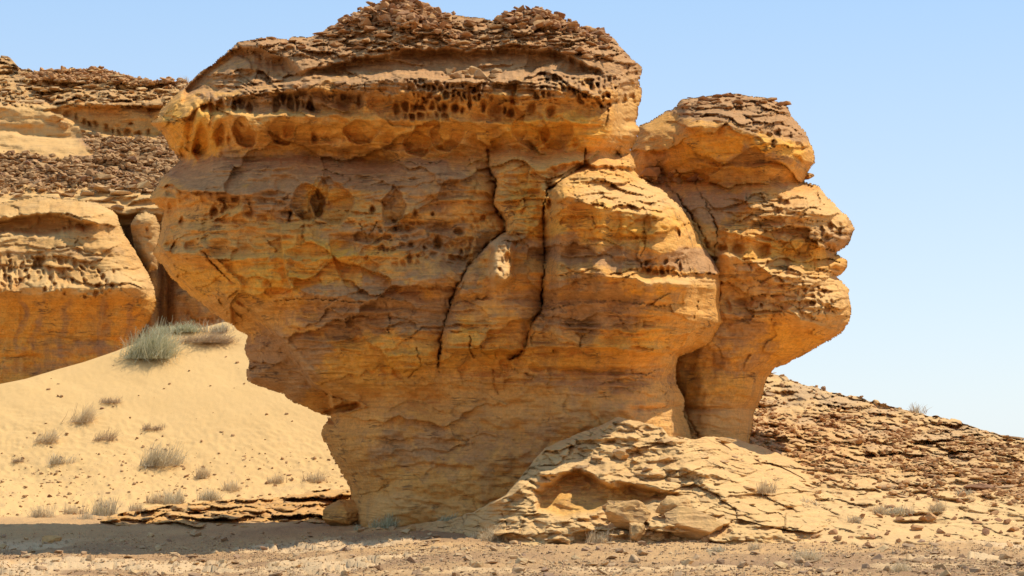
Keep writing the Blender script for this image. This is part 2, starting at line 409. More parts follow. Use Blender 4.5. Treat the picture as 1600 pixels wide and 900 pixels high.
# stones: angular convex hulls, shared meshes
import bmesh
def stone_mesh(name, sx, sy, sz, seed, n=15, boxy=.55):
    r = random.Random(seed); bm = bmesh.new()
    for i in range(n):
        p = [r.gauss(0, 1) for _ in range(3)]
        l = math.sqrt(sum(c*c for c in p)); m = max(abs(c) for c in p)
        k = (1-boxy)/l+boxy/m; k *= r.uniform(.82, 1.08)
        bm.verts.new((p[0]*k*sx, p[1]*k*sy, p[2]*k*sz))
    res = bmesh.ops.convex_hull(bm, input=bm.verts)
    bmesh.ops.delete(bm, geom=[g for g in res['geom_unused'] if isinstance(g, bmesh.types.BMVert)], context='VERTS')
    bm.verts.ensure_lookup_table()
    for v in [v for v in bm.verts if not v.link_faces]: bm.verts.remove(v)
    bmesh.ops.triangulate(bm, faces=bm.faces)
    me = bpy.data.meshes.new(name); bm.to_mesh(me); bm.free()
    return me
SLABS = [stone_mesh('slab', .5, .42, .11+.02*(i % 3), 40+i, 18, .8) for i in range(8)]
ROCKS = [stone_mesh('stone', .5, .45, .33, 80+i, 17, .55) for i in range(8)]
def mesh_arrays(me):
    co = np.empty(len(me.vertices)*3, np.float32); me.vertices.foreach_get('co', co)
    t = np.empty(len(me.polygons)*3, np.int32); me.polygons.foreach_get('vertices', t)
    return co.reshape(-1, 3), t.reshape(-1, 3)
GRIT = [stone_mesh('grit', .5, .45, .33, 120+i, 8, .4) for i in range(4)]
TA = {id(m): mesh_arrays(m) for m in SLABS+ROCKS+GRIT}
def euler_mats(rx, ry, rz):
    cx, sx, cy, sy, cz, sz = np.cos(rx), np.sin(rx), np.cos(ry), np.sin(ry), np.cos(rz), np.sin(rz)
    M = np.empty((len(rx), 3, 3), np.float32)
    M[:, 0, 0] = cz*cy; M[:, 0, 1] = cz*sy*sx-sz*cx; M[:, 0, 2] = cz*sy*cx+sz*sx
    M[:, 1, 0] = sz*cy; M[:, 1, 1] = sz*sy*sx+cz*cx; M[:, 1, 2] = sz*sy*cx-cz*sx
    M[:, 2, 0] = -sy; M[:, 2, 1] = cy*sx; M[:, 2, 2] = cy*cx
    return M
def sample_surface(surf, n, dens, box=None):
    """random points on a surface; dens(U,V) gives the likelihood"""
    U, V, XYZ, ok = SURF[surf]
    p = np.where(ok, dens(U, V), 0).ravel().astype(np.float64)
    if p.sum() <= 0: return np.zeros((0, 3)), np.zeros(0), np.zeros(0)
    i = rng.choice(p.size, n, p=p/p.sum())
    return XYZ.reshape(-1, 3)[i], U.ravel()[i], V.ravel()[i]
def stones(surf, parent, n, size, dens, mat, kinds='slab', tilt=.12, keep=0, sink=.3, pname=None, stuff=None, power=2.2, asp=(1, 1), push=0):
    """n stones resting on a surface: the `keep` largest are objects, the rest one stuff mesh"""
    pos, u, v = sample_surface(surf, n, dens)
    if not len(pos): return
    n = len(pos)
    s = size[0]+(size[1]-size[0])*rng.random(n)**power
    o = np.argsort(-s); pos, s = pos[o], s[o]
    lib = SLABS if kinds == 'slab' else ROCKS if kinds == 'rock' else GRIT if kinds == 'grit' else SLABS+ROCKS
    k = rng.integers(0, len(lib), n)
    rx, ry, rz = rng.normal(0, tilt, n), rng.normal(0, tilt, n), rng.uniform(0, 6.28, n)
    th = s*(.12 if kinds == 'slab' else .3)
    pos = pos.copy(); pos[:, 2] += th*(1-sink*2); pos[:, 1] -= push*s
    sx = s*rng.uniform(.8, 1.3, n)*asp[0]; sy = s*rng.uniform(.8, 1.2, n); sz = s*rng.uniform(.75, 1.3, n)*asp[1]
    pn = pname or ('slab' if kinds == 'slab' else 'stone')
    for i in range(min(keep, n)):
        me = lib[k[i]]; key = me.name+mat.name
        m2 = bpy.data.meshes.get(key)
        if m2 is None: m2 = me.copy(); m2.name = key; m2.materials.append(mat)
        ob = bpy.data.objects.new(pn, m2); sc.collection.objects.link(ob); ob.parent = parent
        ob.location = pos[i]; ob.rotation_euler = (rx[i], ry[i], rz[i]); ob.scale = (sx[i], sy[i], sz[i])
    if n > keep and stuff:
        M = euler_mats(rx, ry, rz); CO = []; TR = []; off = 0
        for j, me in enumerate(lib):
            co, tr = TA[id(me)]; sel = np.nonzero((k == j) & (np.arange(n) >= keep))[0]
            if not len(sel): continue
            c = co[None]*np.stack([sx[sel], sy[sel], sz[sel]], -1)[:, None]
            c = np.einsum('nij,nkj->nki', M[sel], c)+pos[sel][:, None]
            CO.append(c.reshape(-1, 3)); TR.append((tr[None]+(np.arange(len(sel))*len(co))[:, None, None]+off).reshape(-1, 3))
            off += len(sel)*len(co)
        obj(stuff, mesh_np(stuff, np.concatenate(CO), tris=np.concatenate(TR), smooth=False), mat, parent=parent, kind='stuff')

# ================================================================== MAIN ROCK
MAIN = [(552, 22), (575, 10), (600, 0), (625, -4), (650, 2), (672, 16), (700, 20), (735, 28), (775, 30), (785, 20), (820, 14), (850, 18),
 (872, 25), (905, 42), (940, 52), (965, 65), (985, 90), (1003, 105), (1000, 130), (1003, 150), (994, 190), (1001, 205), (986, 235),
 (992, 258), (990, 268), (1010, 283), (1040, 300), (1065, 325), (1085, 355), (1100, 385), (1127, 425), (1125, 470), (1130, 505),
 (1105, 540), (1060, 558), (1055, 590), (1068, 620), (1070, 650), (1085, 700), (1095, 880), (562, 880), (552, 800), (545, 760),
 (520, 715), (503, 680), (505, 665), (517, 650), (500, 645), (458, 630), (440, 615), (388, 598), (385, 582), (391, 565), (382, 545),
 (388, 525), (350, 500), (300, 465), (262, 430), (240, 395), (250, 360), (255, 330), (232, 312), (250, 280), (283, 250), (266, 235),
 (255, 210), (235, 192), (262, 160), (300, 125), (335, 95), (372, 65), (410, 58), (450, 60), (490, 55), (520, 40)]
CR_A = [(762, 232), (765, 262), (776, 290), (771, 318), (790, 345), (790, 362), (765, 378), (737, 410), (712, 448), (703, 482), (690, 520), (685, 574)]
CR_B = [(916, 233), (912, 258), (880, 280), (855, 298), (848, 330), (850, 380), (851, 420), (848, 465), (846, 485), (828, 507), (825, 530), (818, 548), (795, 563)]
def feat_main(f, d, infl):
    U, V = f.U, f.V
    A = np.interp(V, [-5, 60, 90, 130, 200, 232, 248, 300, 420, 545, 575, 640, 700, 880], [4.0, 4.5, 4.8, 5.25, 5.05, 4.65, 4.65, 5.5, 5.95, 5.4, 5.05, 4.7, 4.6, 4.5]).astype(np.float32)
    A = A+fbm(U/170, V/130, 2, 5)*.35
    # broad facets
    A = A-.9*ss(1040, 1140, U)*ss(250, 330, V)
    # right-facing end of the top block
    e = np.interp(V, [60, 130, 235, 260], [975, 966, 938, 930])
    A = A-(ss(0, 30, U-e)*1.9*(1-ss(240, 262, V))).astype(np.float32)
    top = 1-ss(75, 120, V+(U-700)*.0)
    # dome slabs
    dome = ss(-10, 10, np.interp(U, [260, 420, 520, 600, 700, 900, 1000], [60, 95, 90, 80, 75, 85, 110])-V)
    f.lam(dome, 15, .55, 11, 120); f.lam(dome, 6.5, .22, 12, 60)
    f.cells(dome*ss(470, 540, U), 34, 10, .22, .16, 21); f.cells(dome*ss(440, 520, U), 11, 6, .09, .06, 22)
    body_ = (1-dome)*(1-.82*ss(570, 620, V))
    f.lam(body_, 27, .30, 31, 260); f.lam(body_, 9, .10, 32, 160)
    f.facets(body_, 120, 62, .18, .40, .0, 33, 2.2); f.facets(body_*ss(-.3, .3, fbm(U/90, V/60, 2, 34)), 46, 22, .06, .18, .02, 35, 1.6)
    f.facets(dome, 64, 17, .24, .55, .22, 36); f.facets(dome, 16, 6, .07, .22, .08, 37)
    f.facets(ss(600, 660, V), 170, 70, .08, .16, .0, 38, 2.5)
    # left shoulder: smooth hollow under the slabs, with a lit rim below it
    f.P -= 1.5*f.mask([(288, 138), (320, 104), (372, 78), (440, 92), (470, 118), (440, 134), (370, 144), (290, 156)], 9)
    f.ledge([(262, 163), (300, 150), (350, 148), (400, 141), (455, 131), (470, 128)], .55, 5, 9, f=14)
    f.ledge([(380, 68), (430, 75), (520, 70)], .35, 12, 8)
    # recess below the dome
    f.band([(470, 112), (560, 92), (640, 76), (760, 80), (860, 82), (905, 96), (945, 112)], [(470, 122), (560, 124), (640, 118), (700, 124), (760, 119), (860, 116), (905, 124), (945, 126)], 1.1, 9)
    f.P += (.08*fbm(U/8, V/20, 3, 35)*ss(75, 85, V)*(1-ss(118, 126, V))).astype(np.float32)
    f.ledge([(470, 130), (560, 126), (640, 121), (700, 127), (800, 127), (870, 129), (905, 140), (965, 140)], .70, 6, 26)
    rim = ss(108, 116, V)*(1-ss(140, 175, V)); f.lam(rim, 7, .42, 36, 70); f.cells(rim, 22, 9, .14, .12, 37)
    f.P += (rim*.25*np.maximum(fbm(U/16, V/14, 3, 38), -.3)).astype(np.float32)
    f.ledge([(590, 148), (650, 150), (720, 146), (800, 150), (880, 152), (965, 158)], .35, 8, 10)
    b1 = f.mask([(595, 128), (780, 124), (980, 120), (985, 150), (930, 168), (840, 160), (700, 158), (600, 160)], 5)
    f.alv(b1, 9, 13, .42, 41)
    b2 = f.mask([(610, 150), (720, 148), (720, 186), (610, 184)], 5)
    f.alv(b2, 13, 16, .45, 42)
    b3 = f.mask([(310, 152), (470, 142), (565, 150), (560, 176), (470, 178), (320, 178)], 6)
    f.P -= .55*b3; f.alv(b3, 13, 30, .45, 43)
    b4 = f.mask([(880, 120), (1000, 100), (1005, 150), (960, 165), (890, 165)], 5); f.alv(b4, 14, 20, .35, 44)
    for h in [(650, 166, 5, 6), (733, 161, 5, 13), (755, 164, 7, 15), (774, 165, 13, 20), (788, 172, 4, 9), (804, 155, 7, 9), (831, 168, 8, 9),
              (839, 152, 7, 7), (800, 177, 7, 9), (482, 165, 6, 11), (372, 160, 7, 7), (694, 168, 8, 9), (712, 168, 7, 9), (858, 178, 9, 12)]:
        f.hole(*h, .75)
    for h in [(545, 160, 22, 14), (590, 160, 24, 15)]: f.hole(*h, .35)
    # nose at the far left: drip-like folds
    nb = f.mask([(232, 185), (265, 165), (350, 175), (360, 245), (290, 250), (255, 225)], 8)
    f.alv(nb, 22, 60, .5, 45); f.P += (nb*.3*ridged((U+V*.2)/30, V/90, 2, 46)).astype(np.float32)
    f.ledge([(300, 178), (380, 180), (470, 178), (560, 180), (620, 186), (720, 188), (900, 186), (975, 175)], .38, 7, 34)
    f.alv(f.mask([(360, 182), (520, 182), (520, 222), (360, 225)], 8), 26, 40, .22, 47)
    for h in [(491, 217, 8, 11, .6), (610, 214, 11, 15, .35), (650, 228, 16, 18, .3), (775, 216, 17, 32, .3), (900, 225, 9, 8, .4), (560, 205, 26, 16, .2),
              (440, 205, 22, 17, .2), (350, 213, 14, 20, .25)]: f.hole(*h, tear=.5)
    # groove between the upper lip and the middle bulge
    f.ledge([(285, 240), (400, 250), (470, 243), (600, 250), (700, 245), (760, 234), (850, 236), (916, 236)], -.75, 34, 11, f=30)
    f.ledge([(480, 226), (560, 230), (640, 236), (700, 226)], .3, 5, 6)
    f.ledge([(900, 238), (940, 236), (990, 240)], -.9, 6, 14)
    f.ledge([(905, 262), (940, 270), (985, 270)], .6, 5, 6)
    # middle bulge: niches and holes
    f.niche(484, 316, 24, 31, .6, .45); f.niche(521, 314, 30, 36, .6, .45); f.niche(505, 296, 12, 20, .2, .4)
    f.niche(615, 318, 22, 31, .5, .75);
    f.niche(565, 205, 26, 18, .45); f.niche(655, 224, 20, 22, .6); f.niche(440, 205, 24, 22, .4); f.niche(385, 210, 18, 24, .45); f.niche(700, 210, 26, 24, .3); f.niche(828, 205, 30, 30, .3); f.niche(870, 208, 26, 26, .35)
    for h in [(335, 332, 11, 15, .95), (351, 324, 6, 10, .6), (388, 331, 11, 13, .5), (285, 346, 7, 9, .6), (265, 330, 10, 18, .5), (582, 328, 8, 11, .7),
              (648, 332, 5, 8, .5), (676, 334, 5, 6, .45), (755, 340, 5, 6, .5), (684, 380, 10, 12, .7), (625, 357, 34, 9, .6), (685, 357, 20, 8, .5),
              (716, 362, 9, 8, .55), (640, 382, 5, 5, .5), (664, 387, 6, 6, .55), (597, 387, 9, 8, .6), (640, 403, 5, 9, .4), (652, 400, 3, 3, .3),
              (268, 384, 16, 13, .8), (300, 386, 16, 10, .6), (345, 391, 24, 15, .45), (385, 393, 24, 14, .25), (720, 394, 5, 8, .3), (478, 250, 5, 5, .3),
              (420, 303, 18, 8, .3), (385, 270, 26, 9, .3), (350, 310, 30, 7, .3)]: f.hole(*h, tear=.55)
    f.alv(f.mask([(250, 300), (330, 300), (330, 350), (250, 350)], 6), 20, 22, .35, 48)
    f.ledge([(330, 268), (380, 272), (440, 262), (470, 256)], .3, 16, 5)
    f.ledge([(250, 347), (400, 345), (480, 346), (600, 349), (780, 347)], -.16, 3, 5)
    f.ledge([(250, 396), (300, 394), (350, 408), (430, 402), (500, 405), (560, 400)], .28, 8, 5)
    f.alv(f.mask([(560, 340), (760, 325), (740, 415), (570, 415)], 10), 13, 11, .15, 49); f.alv(f.mask([(250, 310), (460, 310), (440, 350), (260, 355)], 10), 22, 14, .3, 50)
    f.alv(f.mask([(480, 262), (740, 270), (730, 300), (480, 300)], 12), 30, 16, .14, 66)
    # columns and diagonal folds on the left flank
    f.crack([(316, 378), (330, 396), (350, 418), (370, 438), (378, 446)], 5, -.35, .6); f.crack([(308, 382), (324, 402), (344, 424), (366, 444)], 2.2, .35, .6)
    xl = np.interp(V, [350, 390, 430, 490], [438, 441, 447, 470]); f.P += (.35*ss(-1.5, 1.5, U-xl)*np.exp(-np.maximum(U-xl, 0)/50)*ss(345, 365, V)*(1-ss(440, 500, V))).astype(np.float32)
    xl = np.interp(V, [360, 395, 430, 470], [513, 518, 530, 555]); f.P -= (.3*ss(-1.5, 1.5, U-xl)*np.exp(-np.maximum(U-xl, 0)/60)*ss(365, 385, V)*(1-ss(430, 470, V))).astype(np.float32)
    f.ledge([(385, 458), (430, 468), (490, 462), (560, 466), (640, 470)], .30, 18, 8)
    for p, dp in [([(455, 330), (452, 345)], .2),
                  ([(455, 330), (452, 345)], .2)]:
        f.crack(p, 3.2, dp, .6)
    dd, sd = f.crack([(372, 470), (400, 492), (430, 525), (460, 560), (490, 600), (512, 616), (545, 626)], 3.5, .35, .6)
    ds, _ = line_dist(U+f.wu2, V+f.wv2, [(398, 478), (440, 522), (482, 572), (520, 606), (560, 622)])
    f.pal += (.16*np.exp(-(ds/4)**2)).astype(np.float32); f.P += (.10*np.exp(-(ds/5)**2)).astype(np.float32)
    low = f.mask([(360, 480), (400, 495), (430, 527), (460, 562), (490, 602), (515, 618), (520, 660), (360, 640)], 5)
    A = A-1.7*low; f.P -= .3*low; f.blob(f.pat, 430, 570, 60, 70, .4)
    f.ledge([(480, 522), (520, 520), (560, 530), (600, 528), (700, 535)], -.14, 3, 7)
    f.hole(538, 638, 30, 6.5, 3.2, ang=-.18); f.hole(552, 634, 12, 6, 2.0, ang=-.2)
    f.ledge([(505, 655), (560, 640), (620, 630), (700, 628)], -.30, 26, 40)
    # the long cracks and the blocks between them
    dA, sA = f.crack(CR_A, 1.5, .9, 1.0)
    dB, sB = f.crack(CR_B, 1.5, 1.0, 1.0)
    xa = np.interp(V, [p[1] for p in CR_A], [p[0] for p in CR_A]); xb = np.interp(V, [p[1] for p in CR_B], [p[0] for p in CR_B])
    vm = ss(236, 262, V)*(1-ss(540, 600, V))
    f.P -= (vm*.75*np.exp(-np.maximum(xa-U, 0)/20)*(U < xa)*(1-.5*ss(400, 440, V))).astype(np.float32)
    f.P -= (vm*.45*np.exp(-np.maximum(U-xa, 0)/7)*(U >= xa)+vm*.5*np.exp(-np.maximum(xb-U, 0)/9)*(U < xb)+vm*.6*np.exp(-np.maximum(U-xb, 0)/9)*(U >= xb)*(1-ss(470, 500, V)*.6)).astype(np.float32)
    mid = ss(-3, 3, U-xa)*ss(-3, 3, xb-U)*vm
    f.P += .45*mid*(1-.7*ss(380, 420, V))
    rgt = ss(-4, 4, U-xb)*vm
    f.P += .45*rgt*(1-ss(1000, 1100, U))
    f.ledge([(745, 372), (790, 366), (850, 370), (950, 372), (1050, 372)], -.16, 4, 7)
    f.ledge([(843, 300), (852, 298), (858, 300)], .5, 8, 12, f=3)
    # sunlit shelf of the right block
    f.band([(856, 262), (900, 250), (930, 262), (985, 262), (1020, 276)], [(856, 290), (900, 272), (930, 270), (985, 274), (1020, 286)], .9, 7, 14)
    f.ledge([(858, 298), (880, 305), (940, 325), (1000, 330), (1050, 345), (1085, 384)], 1.75, 24, 110, f=14)
    sh = f.mask([(870, 285), (930, 268), (990, 268), (1050, 300), (1100, 370), (1060, 350), (1000, 332), (930, 326)], 6)
    f.facets(sh, 30, 11, .14, .3, .14, 51); f.lam(sh, 7, .28, 52, 80)
    f.alv(f.mask([(1055, 345), (1090, 345), (1105, 380), (1065, 380)], 5), 9, 16, .45, 53)
    f.hole(1071, 390, 7, 5, .6)
    # second shelf
    f.ledge([(895, 424), (940, 428), (975, 436), (1010, 441), (1060, 446), (1130, 452)], 1.35, 14, 34, f=16)
    f.alv(f.mask([(985, 408), (1060, 398), (1100, 385), (1128, 428), (1060, 430), (985, 425)], 5), 10, 18, .30, 54)
    f.lam(f.mask([(900, 418), (1128, 425), (1128, 455), (1000, 448), (900, 432)], 4), 6, .25, 55, 80)
    f.ledge([(690, 470), (760, 468), (850, 468), (950, 468), (1060, 478), (1125, 485)], -.18, 4, 8)
    # sunlit spur on the centre block
    spur = f.mask([(766, 384), (790, 376), (806, 380), (802, 424), (808, 432), (790, 442), (772, 430), (762, 402)], 5)
    f.P += (spur*(.25+1.25*np.clip((V-378)/60, 0, 1))).astype(np.float32)
    f.P += .55*f.mask([(841, 289), (853, 284), (858, 300), (851, 326), (846, 322), (848, 306)], 2.5)*(.4+np.clip((V-286)/30, 0, 1))
    f.blob(f.pal, 785, 408, 26, 36, .35)
    f.ledge([(766, 386), (780, 380), (800, 384), (806, 388)], .4, 7, 30, f=8)
    f.ledge([(770, 424), (785, 422), (798, 430)], .6, 22, 14, f=8)
    f.alv(f.mask([(765, 375), (808, 378), (802, 440), (770, 436)], 4), 10, 22, .35, 56)
    # bedding joints lower down
    f.ledge([(690, 545), (800, 546), (840, 540), (900, 543), (960, 545), (1000, 552), (1060, 549)], .65, 26, 2.5, wob=.7)
    f.ledge([(826, 577), (900, 578), (960, 583), (1010, 584)], -.34, 2, 3, wob=.4, f=12)
    f.ledge([(690, 540), (730, 541), (760, 543)], -.3, 2, 3, wob=.4)
    f.ledge([(640, 588), (680, 578), (760, 575), (850, 578), (1000, 592), (1060, 580)], -.22, 18, 22)
    f.crack([(768, 578), (772, 600), (778, 616)], 1.6, .25); f.crack([(735, 525), (733, 545), (738, 560)], 1.8, .25)
    for p in [[(848, 420), (870, 430), (905, 425)], [(703, 482), (720, 470), (760, 466)], [(690, 520), (660, 512), (640, 528)], [(845, 485), (900, 474), (960, 470), (1040, 478)], [(912, 258), (960, 262), (992, 250)],
              [(790, 362), (820, 366), (848, 364)], [(640, 588), (660, 570), (650, 545)], [(560, 350), (575, 372), (590, 345)], [(620, 250), (660, 258), (690, 252)], [(480, 262), (520, 268), (548, 280), (536, 296)], [(1005, 345), (1012, 370), (1002, 400)],
              [(430, 470), (480, 466), (560, 472), (610, 468)], [(600, 470), (612, 500), (606, 522)], [(880, 500), (910, 520), (905, 541)], [(1090, 470), (1080, 510), (1062, 545)]]:
        f.crack(p, 1.2, .22)
    f.crack([(1060, 548), (1040, 572), (1000, 590), (940, 600)], 2, .18)
    f.ledge([(985, 640), (1030, 637), (1075, 636)], -.35, 3, 8)
    f.hole(1066, 575, 16, 9, .8); f.hole(1072, 600, 12, 16, .7)
    lowb = ss(600, 680, V)
    f.lam(lowb, 34, .12, 57, 300)
    f.P *= 1.2
    f.P += (fbm(U/75, V/42, 4, 58)*.30+fbm(U/150, V/55, 3, 63)*.35).astype(np.float32)
    f.P += (fbm(U/26, V/16, 4, 59)*.085).astype(np.float32)
    f.P += (fbm(U/9, V/5, 3, 60)*.03).astype(np.float32)
    f.P += (np.maximum(ridged(U/60+.3*f.wu/7, V/38, 3, 64)-.45, 0)*.28*(1-lowb)*(1-dome)).astype(np.float32)
    # ---- minerals: patina, ochre, pale
    B = f.blob
    f.pat += (.70*dome+.14+.48*(1-ss(125, 175, V))*(1-dome)).astype(np.float32)
    B(f.pat, 700, 98, 240, 16, .45)
    for b in [(520, 268, 260, 24, .55), (330, 275, 90, 40, .45), (440, 315, 80, 30, .5), (650, 300, 110, 40, .35), (620, 370, 110, 26, .4), (560, 480, 90, 42, .75), (700, 440, 70, 70, .45), (640, 500, 80, 30, .4),
              (880, 390, 50, 24, .5), (900, 480, 140, 42, .6), (1080, 405, 50, 24, .8), (960, 400, 80, 20, .55), (460, 570, 70, 45, .6), (800, 380, 60, 20, .4), (950, 590, 150, 24, .35), (460, 162, 120, 16, .6),
              (760, 700, 130, 50, .3), (900, 640, 130, 40, .2), (620, 700, 70, 50, .3)]: B(f.pat, *b)
    for b in [(400, 432, 150, 38, .9), (480, 385, 80, 18, .6), (560, 560, 120, 50, .6), (760, 510, 80, 45, .7), (960, 350, 110, 26, .8), (960, 455, 90, 14, .85), (880, 205, 100, 32, .75), (640, 205, 200, 20, .4),
              (820, 320, 30, 50, .7), (620, 455, 50, 28, .4), (1000, 535, 90, 20, .6), (510, 310, 34, 26, .6), (300, 210, 50, 40, .8), (560, 395, 60, 18, .5), (800, 565, 200, 18, .5), (640, 722, 60, 14, .5), (430, 620, 60, 20, .5)]: B(f.och, *b)
    low2 = ss(560, 640, V)
    f.pal += (.10*low2+.0*b1).astype(np.float32)
    f.och *= 1-.3*low2
    for b in [(790, 495, 50, 45, .3), (1000, 310, 90, 26, .45), (1050, 445, 90, 8, .5), (785, 405, 20, 30, .4), (640, 800, 90, 30, .35), (975, 180, 25, 60, .3), (860, 640, 220, 30, .15)]: B(f.pal, *b)
    f.och = np.clip(f.och, 0, .9); f.pat = np.clip(f.pat, 0, 1)
    return A
main = body('mushroom_rock', MAIN, 1.5, 64.0, lambda U, V: 95+60*(1-ss(60, 200, V)), feat_main, ROCK, seed=3, backA=.3,
    label='huge overhanging ochre sandstone rock with long cracks, rising from a narrower foot', cat='rock')

# ================================================================== RIGHT-HAND ROCK
PIL = [(978, 250), (1000, 196), (1020, 186), (1055, 166), (1065, 155), (1110, 150), (1150, 147), (1200, 153), (1230, 165), (1240, 185), (1258, 205),
 (1272, 235), (1273, 255), (1262, 272), (1256, 284), (1277, 289), (1290, 305), (1325, 340), (1335, 358), (1327, 382), (1309, 396), (1326, 406), (1323, 420), (1309, 433),
 (1326, 452), (1330, 480), (1328, 505), (1315, 521), (1270, 548), (1212, 576), (1198, 590), (1190, 622), (1178, 645), (1172, 694), (1168, 730), (1166, 880), (1020, 880), (1000, 500)]
def feat_pil(f, d, infl):
    U, V = f.U, f.V
    A = np.interp(V, [147, 200, 285, 330, 420, 500, 570, 640, 880], [3.8, 4.4, 3.7, 4.4, 4.8, 4.8, 4.4, 4.5, 4.7]).astype(np.float32)
    A = A+fbm(U/120, V/90, 2, 15)*.3
    A = A-(1.6*(1-ss(1010, 1110, U))).astype(np.float32)
    cap = 1-ss(190, 212, V-(U-1150)*.22)
    f.lam(cap, 15, .5, 71, 120); f.lam(cap, 6, .2, 72, 60); f.cells(cap, 32, 14, .16, .14, 73)
    f.hole(1158, 172, 34, 8, .7); f.hole(1105, 172, 18, 6, .3)
    f.ledge([(1058, 198), (1110, 194), (1150, 200), (1200, 222), (1262, 236)], .8, 16, 24)
    f.ledge([(1170, 190), (1220, 200), (1262, 212)], .35, 9, 9)
    f.alv(f.mask([(1170, 195), (1270, 205), (1275, 262), (1215, 235), (1180, 222)], 5), 17, 18, .4, 74)
    f.hole(1190, 212, 12, 10, .5); f.hole(1025, 228, 16, 22, .35)
    f.ledge([(1100, 253), (1150, 254), (1180, 252), (1225, 256)], -.3, 2, 3, wob=.5)
    f.ledge([(1040, 272), (1100, 262), (1180, 262), (1262, 268)], .25, 8, 5)
    f.ledge([(1010, 280), (1080, 282), (1150, 286), (1220, 286), (1275, 284)], -1.1, 22, 9)
    f.cells(f.mask([(1000, 262), (1100, 268), (1100, 288), (1000, 286)], 4), 26, 16, .25, .3, 75)
    # shelf below the cap
    f.ledge([(1060, 305), (1130, 330), (1150, 345), (1190, 340)], .3, 25, 40)
    f.crack([(1085, 285), (1110, 330), (1122, 360), (1116, 400), (1124, 460)], 1.7, .4); f.crack([(1035, 285), (1062, 310), (1085, 345), (1105, 385)], 2.2, .6)
    f.ledge([(1155, 324), (1200, 322), (1250, 330), (1300, 330), (1332, 345)], .75, 20, 12)
    f.ledge([(1120, 362), (1165, 366), (1195, 362), (1240, 372)], .55, 9, 9)
    for h in [(1216, 313, 12, 10, .7), (1228, 318, 7, 9, .6), (1238, 300, 9, 6, .4), (1128, 388, 8, 6, .8), (1150, 389, 13, 8, .7), (1190, 392, 15, 13, .8), (1160, 473, 13, 11, .6), (1189, 477, 4, 4, .7), (1226, 481, 12, 8, .55),
              (1298, 388, 10, 8, .8), (1305, 425, 12, 14, .6), (1296, 355, 7, 10, .7), (1311, 352, 6, 12, .6), (1137, 478, 8, 12, .4), (1215, 345, 12, 8, .4), (1180, 352, 10, 5, .4)]: f.hole(*h)
    f.ledge([(1120, 374), (1200, 376), (1280, 380), (1320, 392)], .25, 10, 6)
    f.ledge([(1120, 400), (1170, 405), (1195, 420), (1210, 432), (1262, 436), (1328, 440)], .85, 13, 22)
    f.ledge([(1230, 420), (1245, 424), (1256, 430)], .4, 14, 6, f=5)
    f.ledge([(1140, 432), (1160, 436), (1190, 436)], .3, 8, 12)
    f.ledge([(1210, 398), (1260, 400), (1300, 408)], -.55, 12, 22)
    f.alv(f.mask([(1270, 335), (1338, 340), (1330, 400), (1290, 395)], 5), 11, 14, .4, 76)
    f.alv(f.mask([(1255, 448), (1332, 445), (1332, 500), (1290, 510), (1262, 480)], 5), 12, 12, .3, 77)
    f.ledge([(1190, 460), (1240, 462), (1300, 475), (1330, 480)], .3, 18, 12)
    f.ledge([(1080, 490), (1130, 490), (1190, 492), (1230, 488), (1270, 500), (1300, 518), (1325, 520)], .95, 16, 45)
    f.P -= (.9*ss(500, 580, V)*ss(1060, 1150, U)*0).astype(np.float32)
    f.ledge([(1060, 572), (1120, 575), (1200, 588)], -.3, 10, 14); f.ledge([(1060, 638), (1120, 639), (1190, 638)], -.4, 4, 7, wob=.5)
    f.ledge([(1060, 602), (1130, 606), (1195, 610)], .12, 14, 8)
    f.crack([(1072, 640), (1080, 660), (1092, 682)], 3, .5)
    f.P += (fbm(U/60, V/40, 4, 78)*.2+fbm(U/24, V/13, 4, 79)*.09+fbm(U/8, V/5, 3, 80)*.03).astype(np.float32)
    lit = ss(290, 310, V)*(1-ss(490, 510, V))*ss(1120, 1180, U)
    f.facets(1-ss(520, 600, V), 80, 40, .16, .42, .0, 84, 2.0); f.facets(np.maximum(cap, lit), 30, 12, .12, .32, .12, 85)
    f.lam(lit, 12, .3, 81, 100); f.cells(lit*ss(1180, 1230, U), 26, 14, .10, .10, 82); f.lam(1-np.maximum(cap, lit), 22, .13, 83, 220)
    B = f.blob
    f.pat += (.55*cap+.15).astype(np.float32)
    for b in [(1110, 320, 90, 30, .55), (1190, 250, 90, 10, .5), (1170, 545, 35, 40, .3), (1130, 510, 60, 18, .4), (1020, 270, 40, 30, .4), (1300, 370, 30, 30, .45), (1100, 560, 40, 60, .3)]: B(f.pat, *b)
    for b in [(1150, 235, 110, 28, .8), (1230, 395, 80, 22, .7), (1210, 540, 100, 30, .8), (1120, 600, 80, 30, .4)]: B(f.och, *b)
    for b in [(1260, 330, 80, 40, .5), (1240, 460, 90, 40, .6), (1160, 410, 60, 14, .5), (1120, 660, 70, 30, .35)]: B(f.pal, *b)
    f.och = np.clip(f.och, 0, .9)
    return A
pil = body('cap_rock', PIL, 1.5, 68.2, lambda U, V: 75, feat_pil, ROCK, seed=9, rough=2.0,
    label='smaller ochre rock with rounded cap, behind the right end of the huge one', cat='rock')

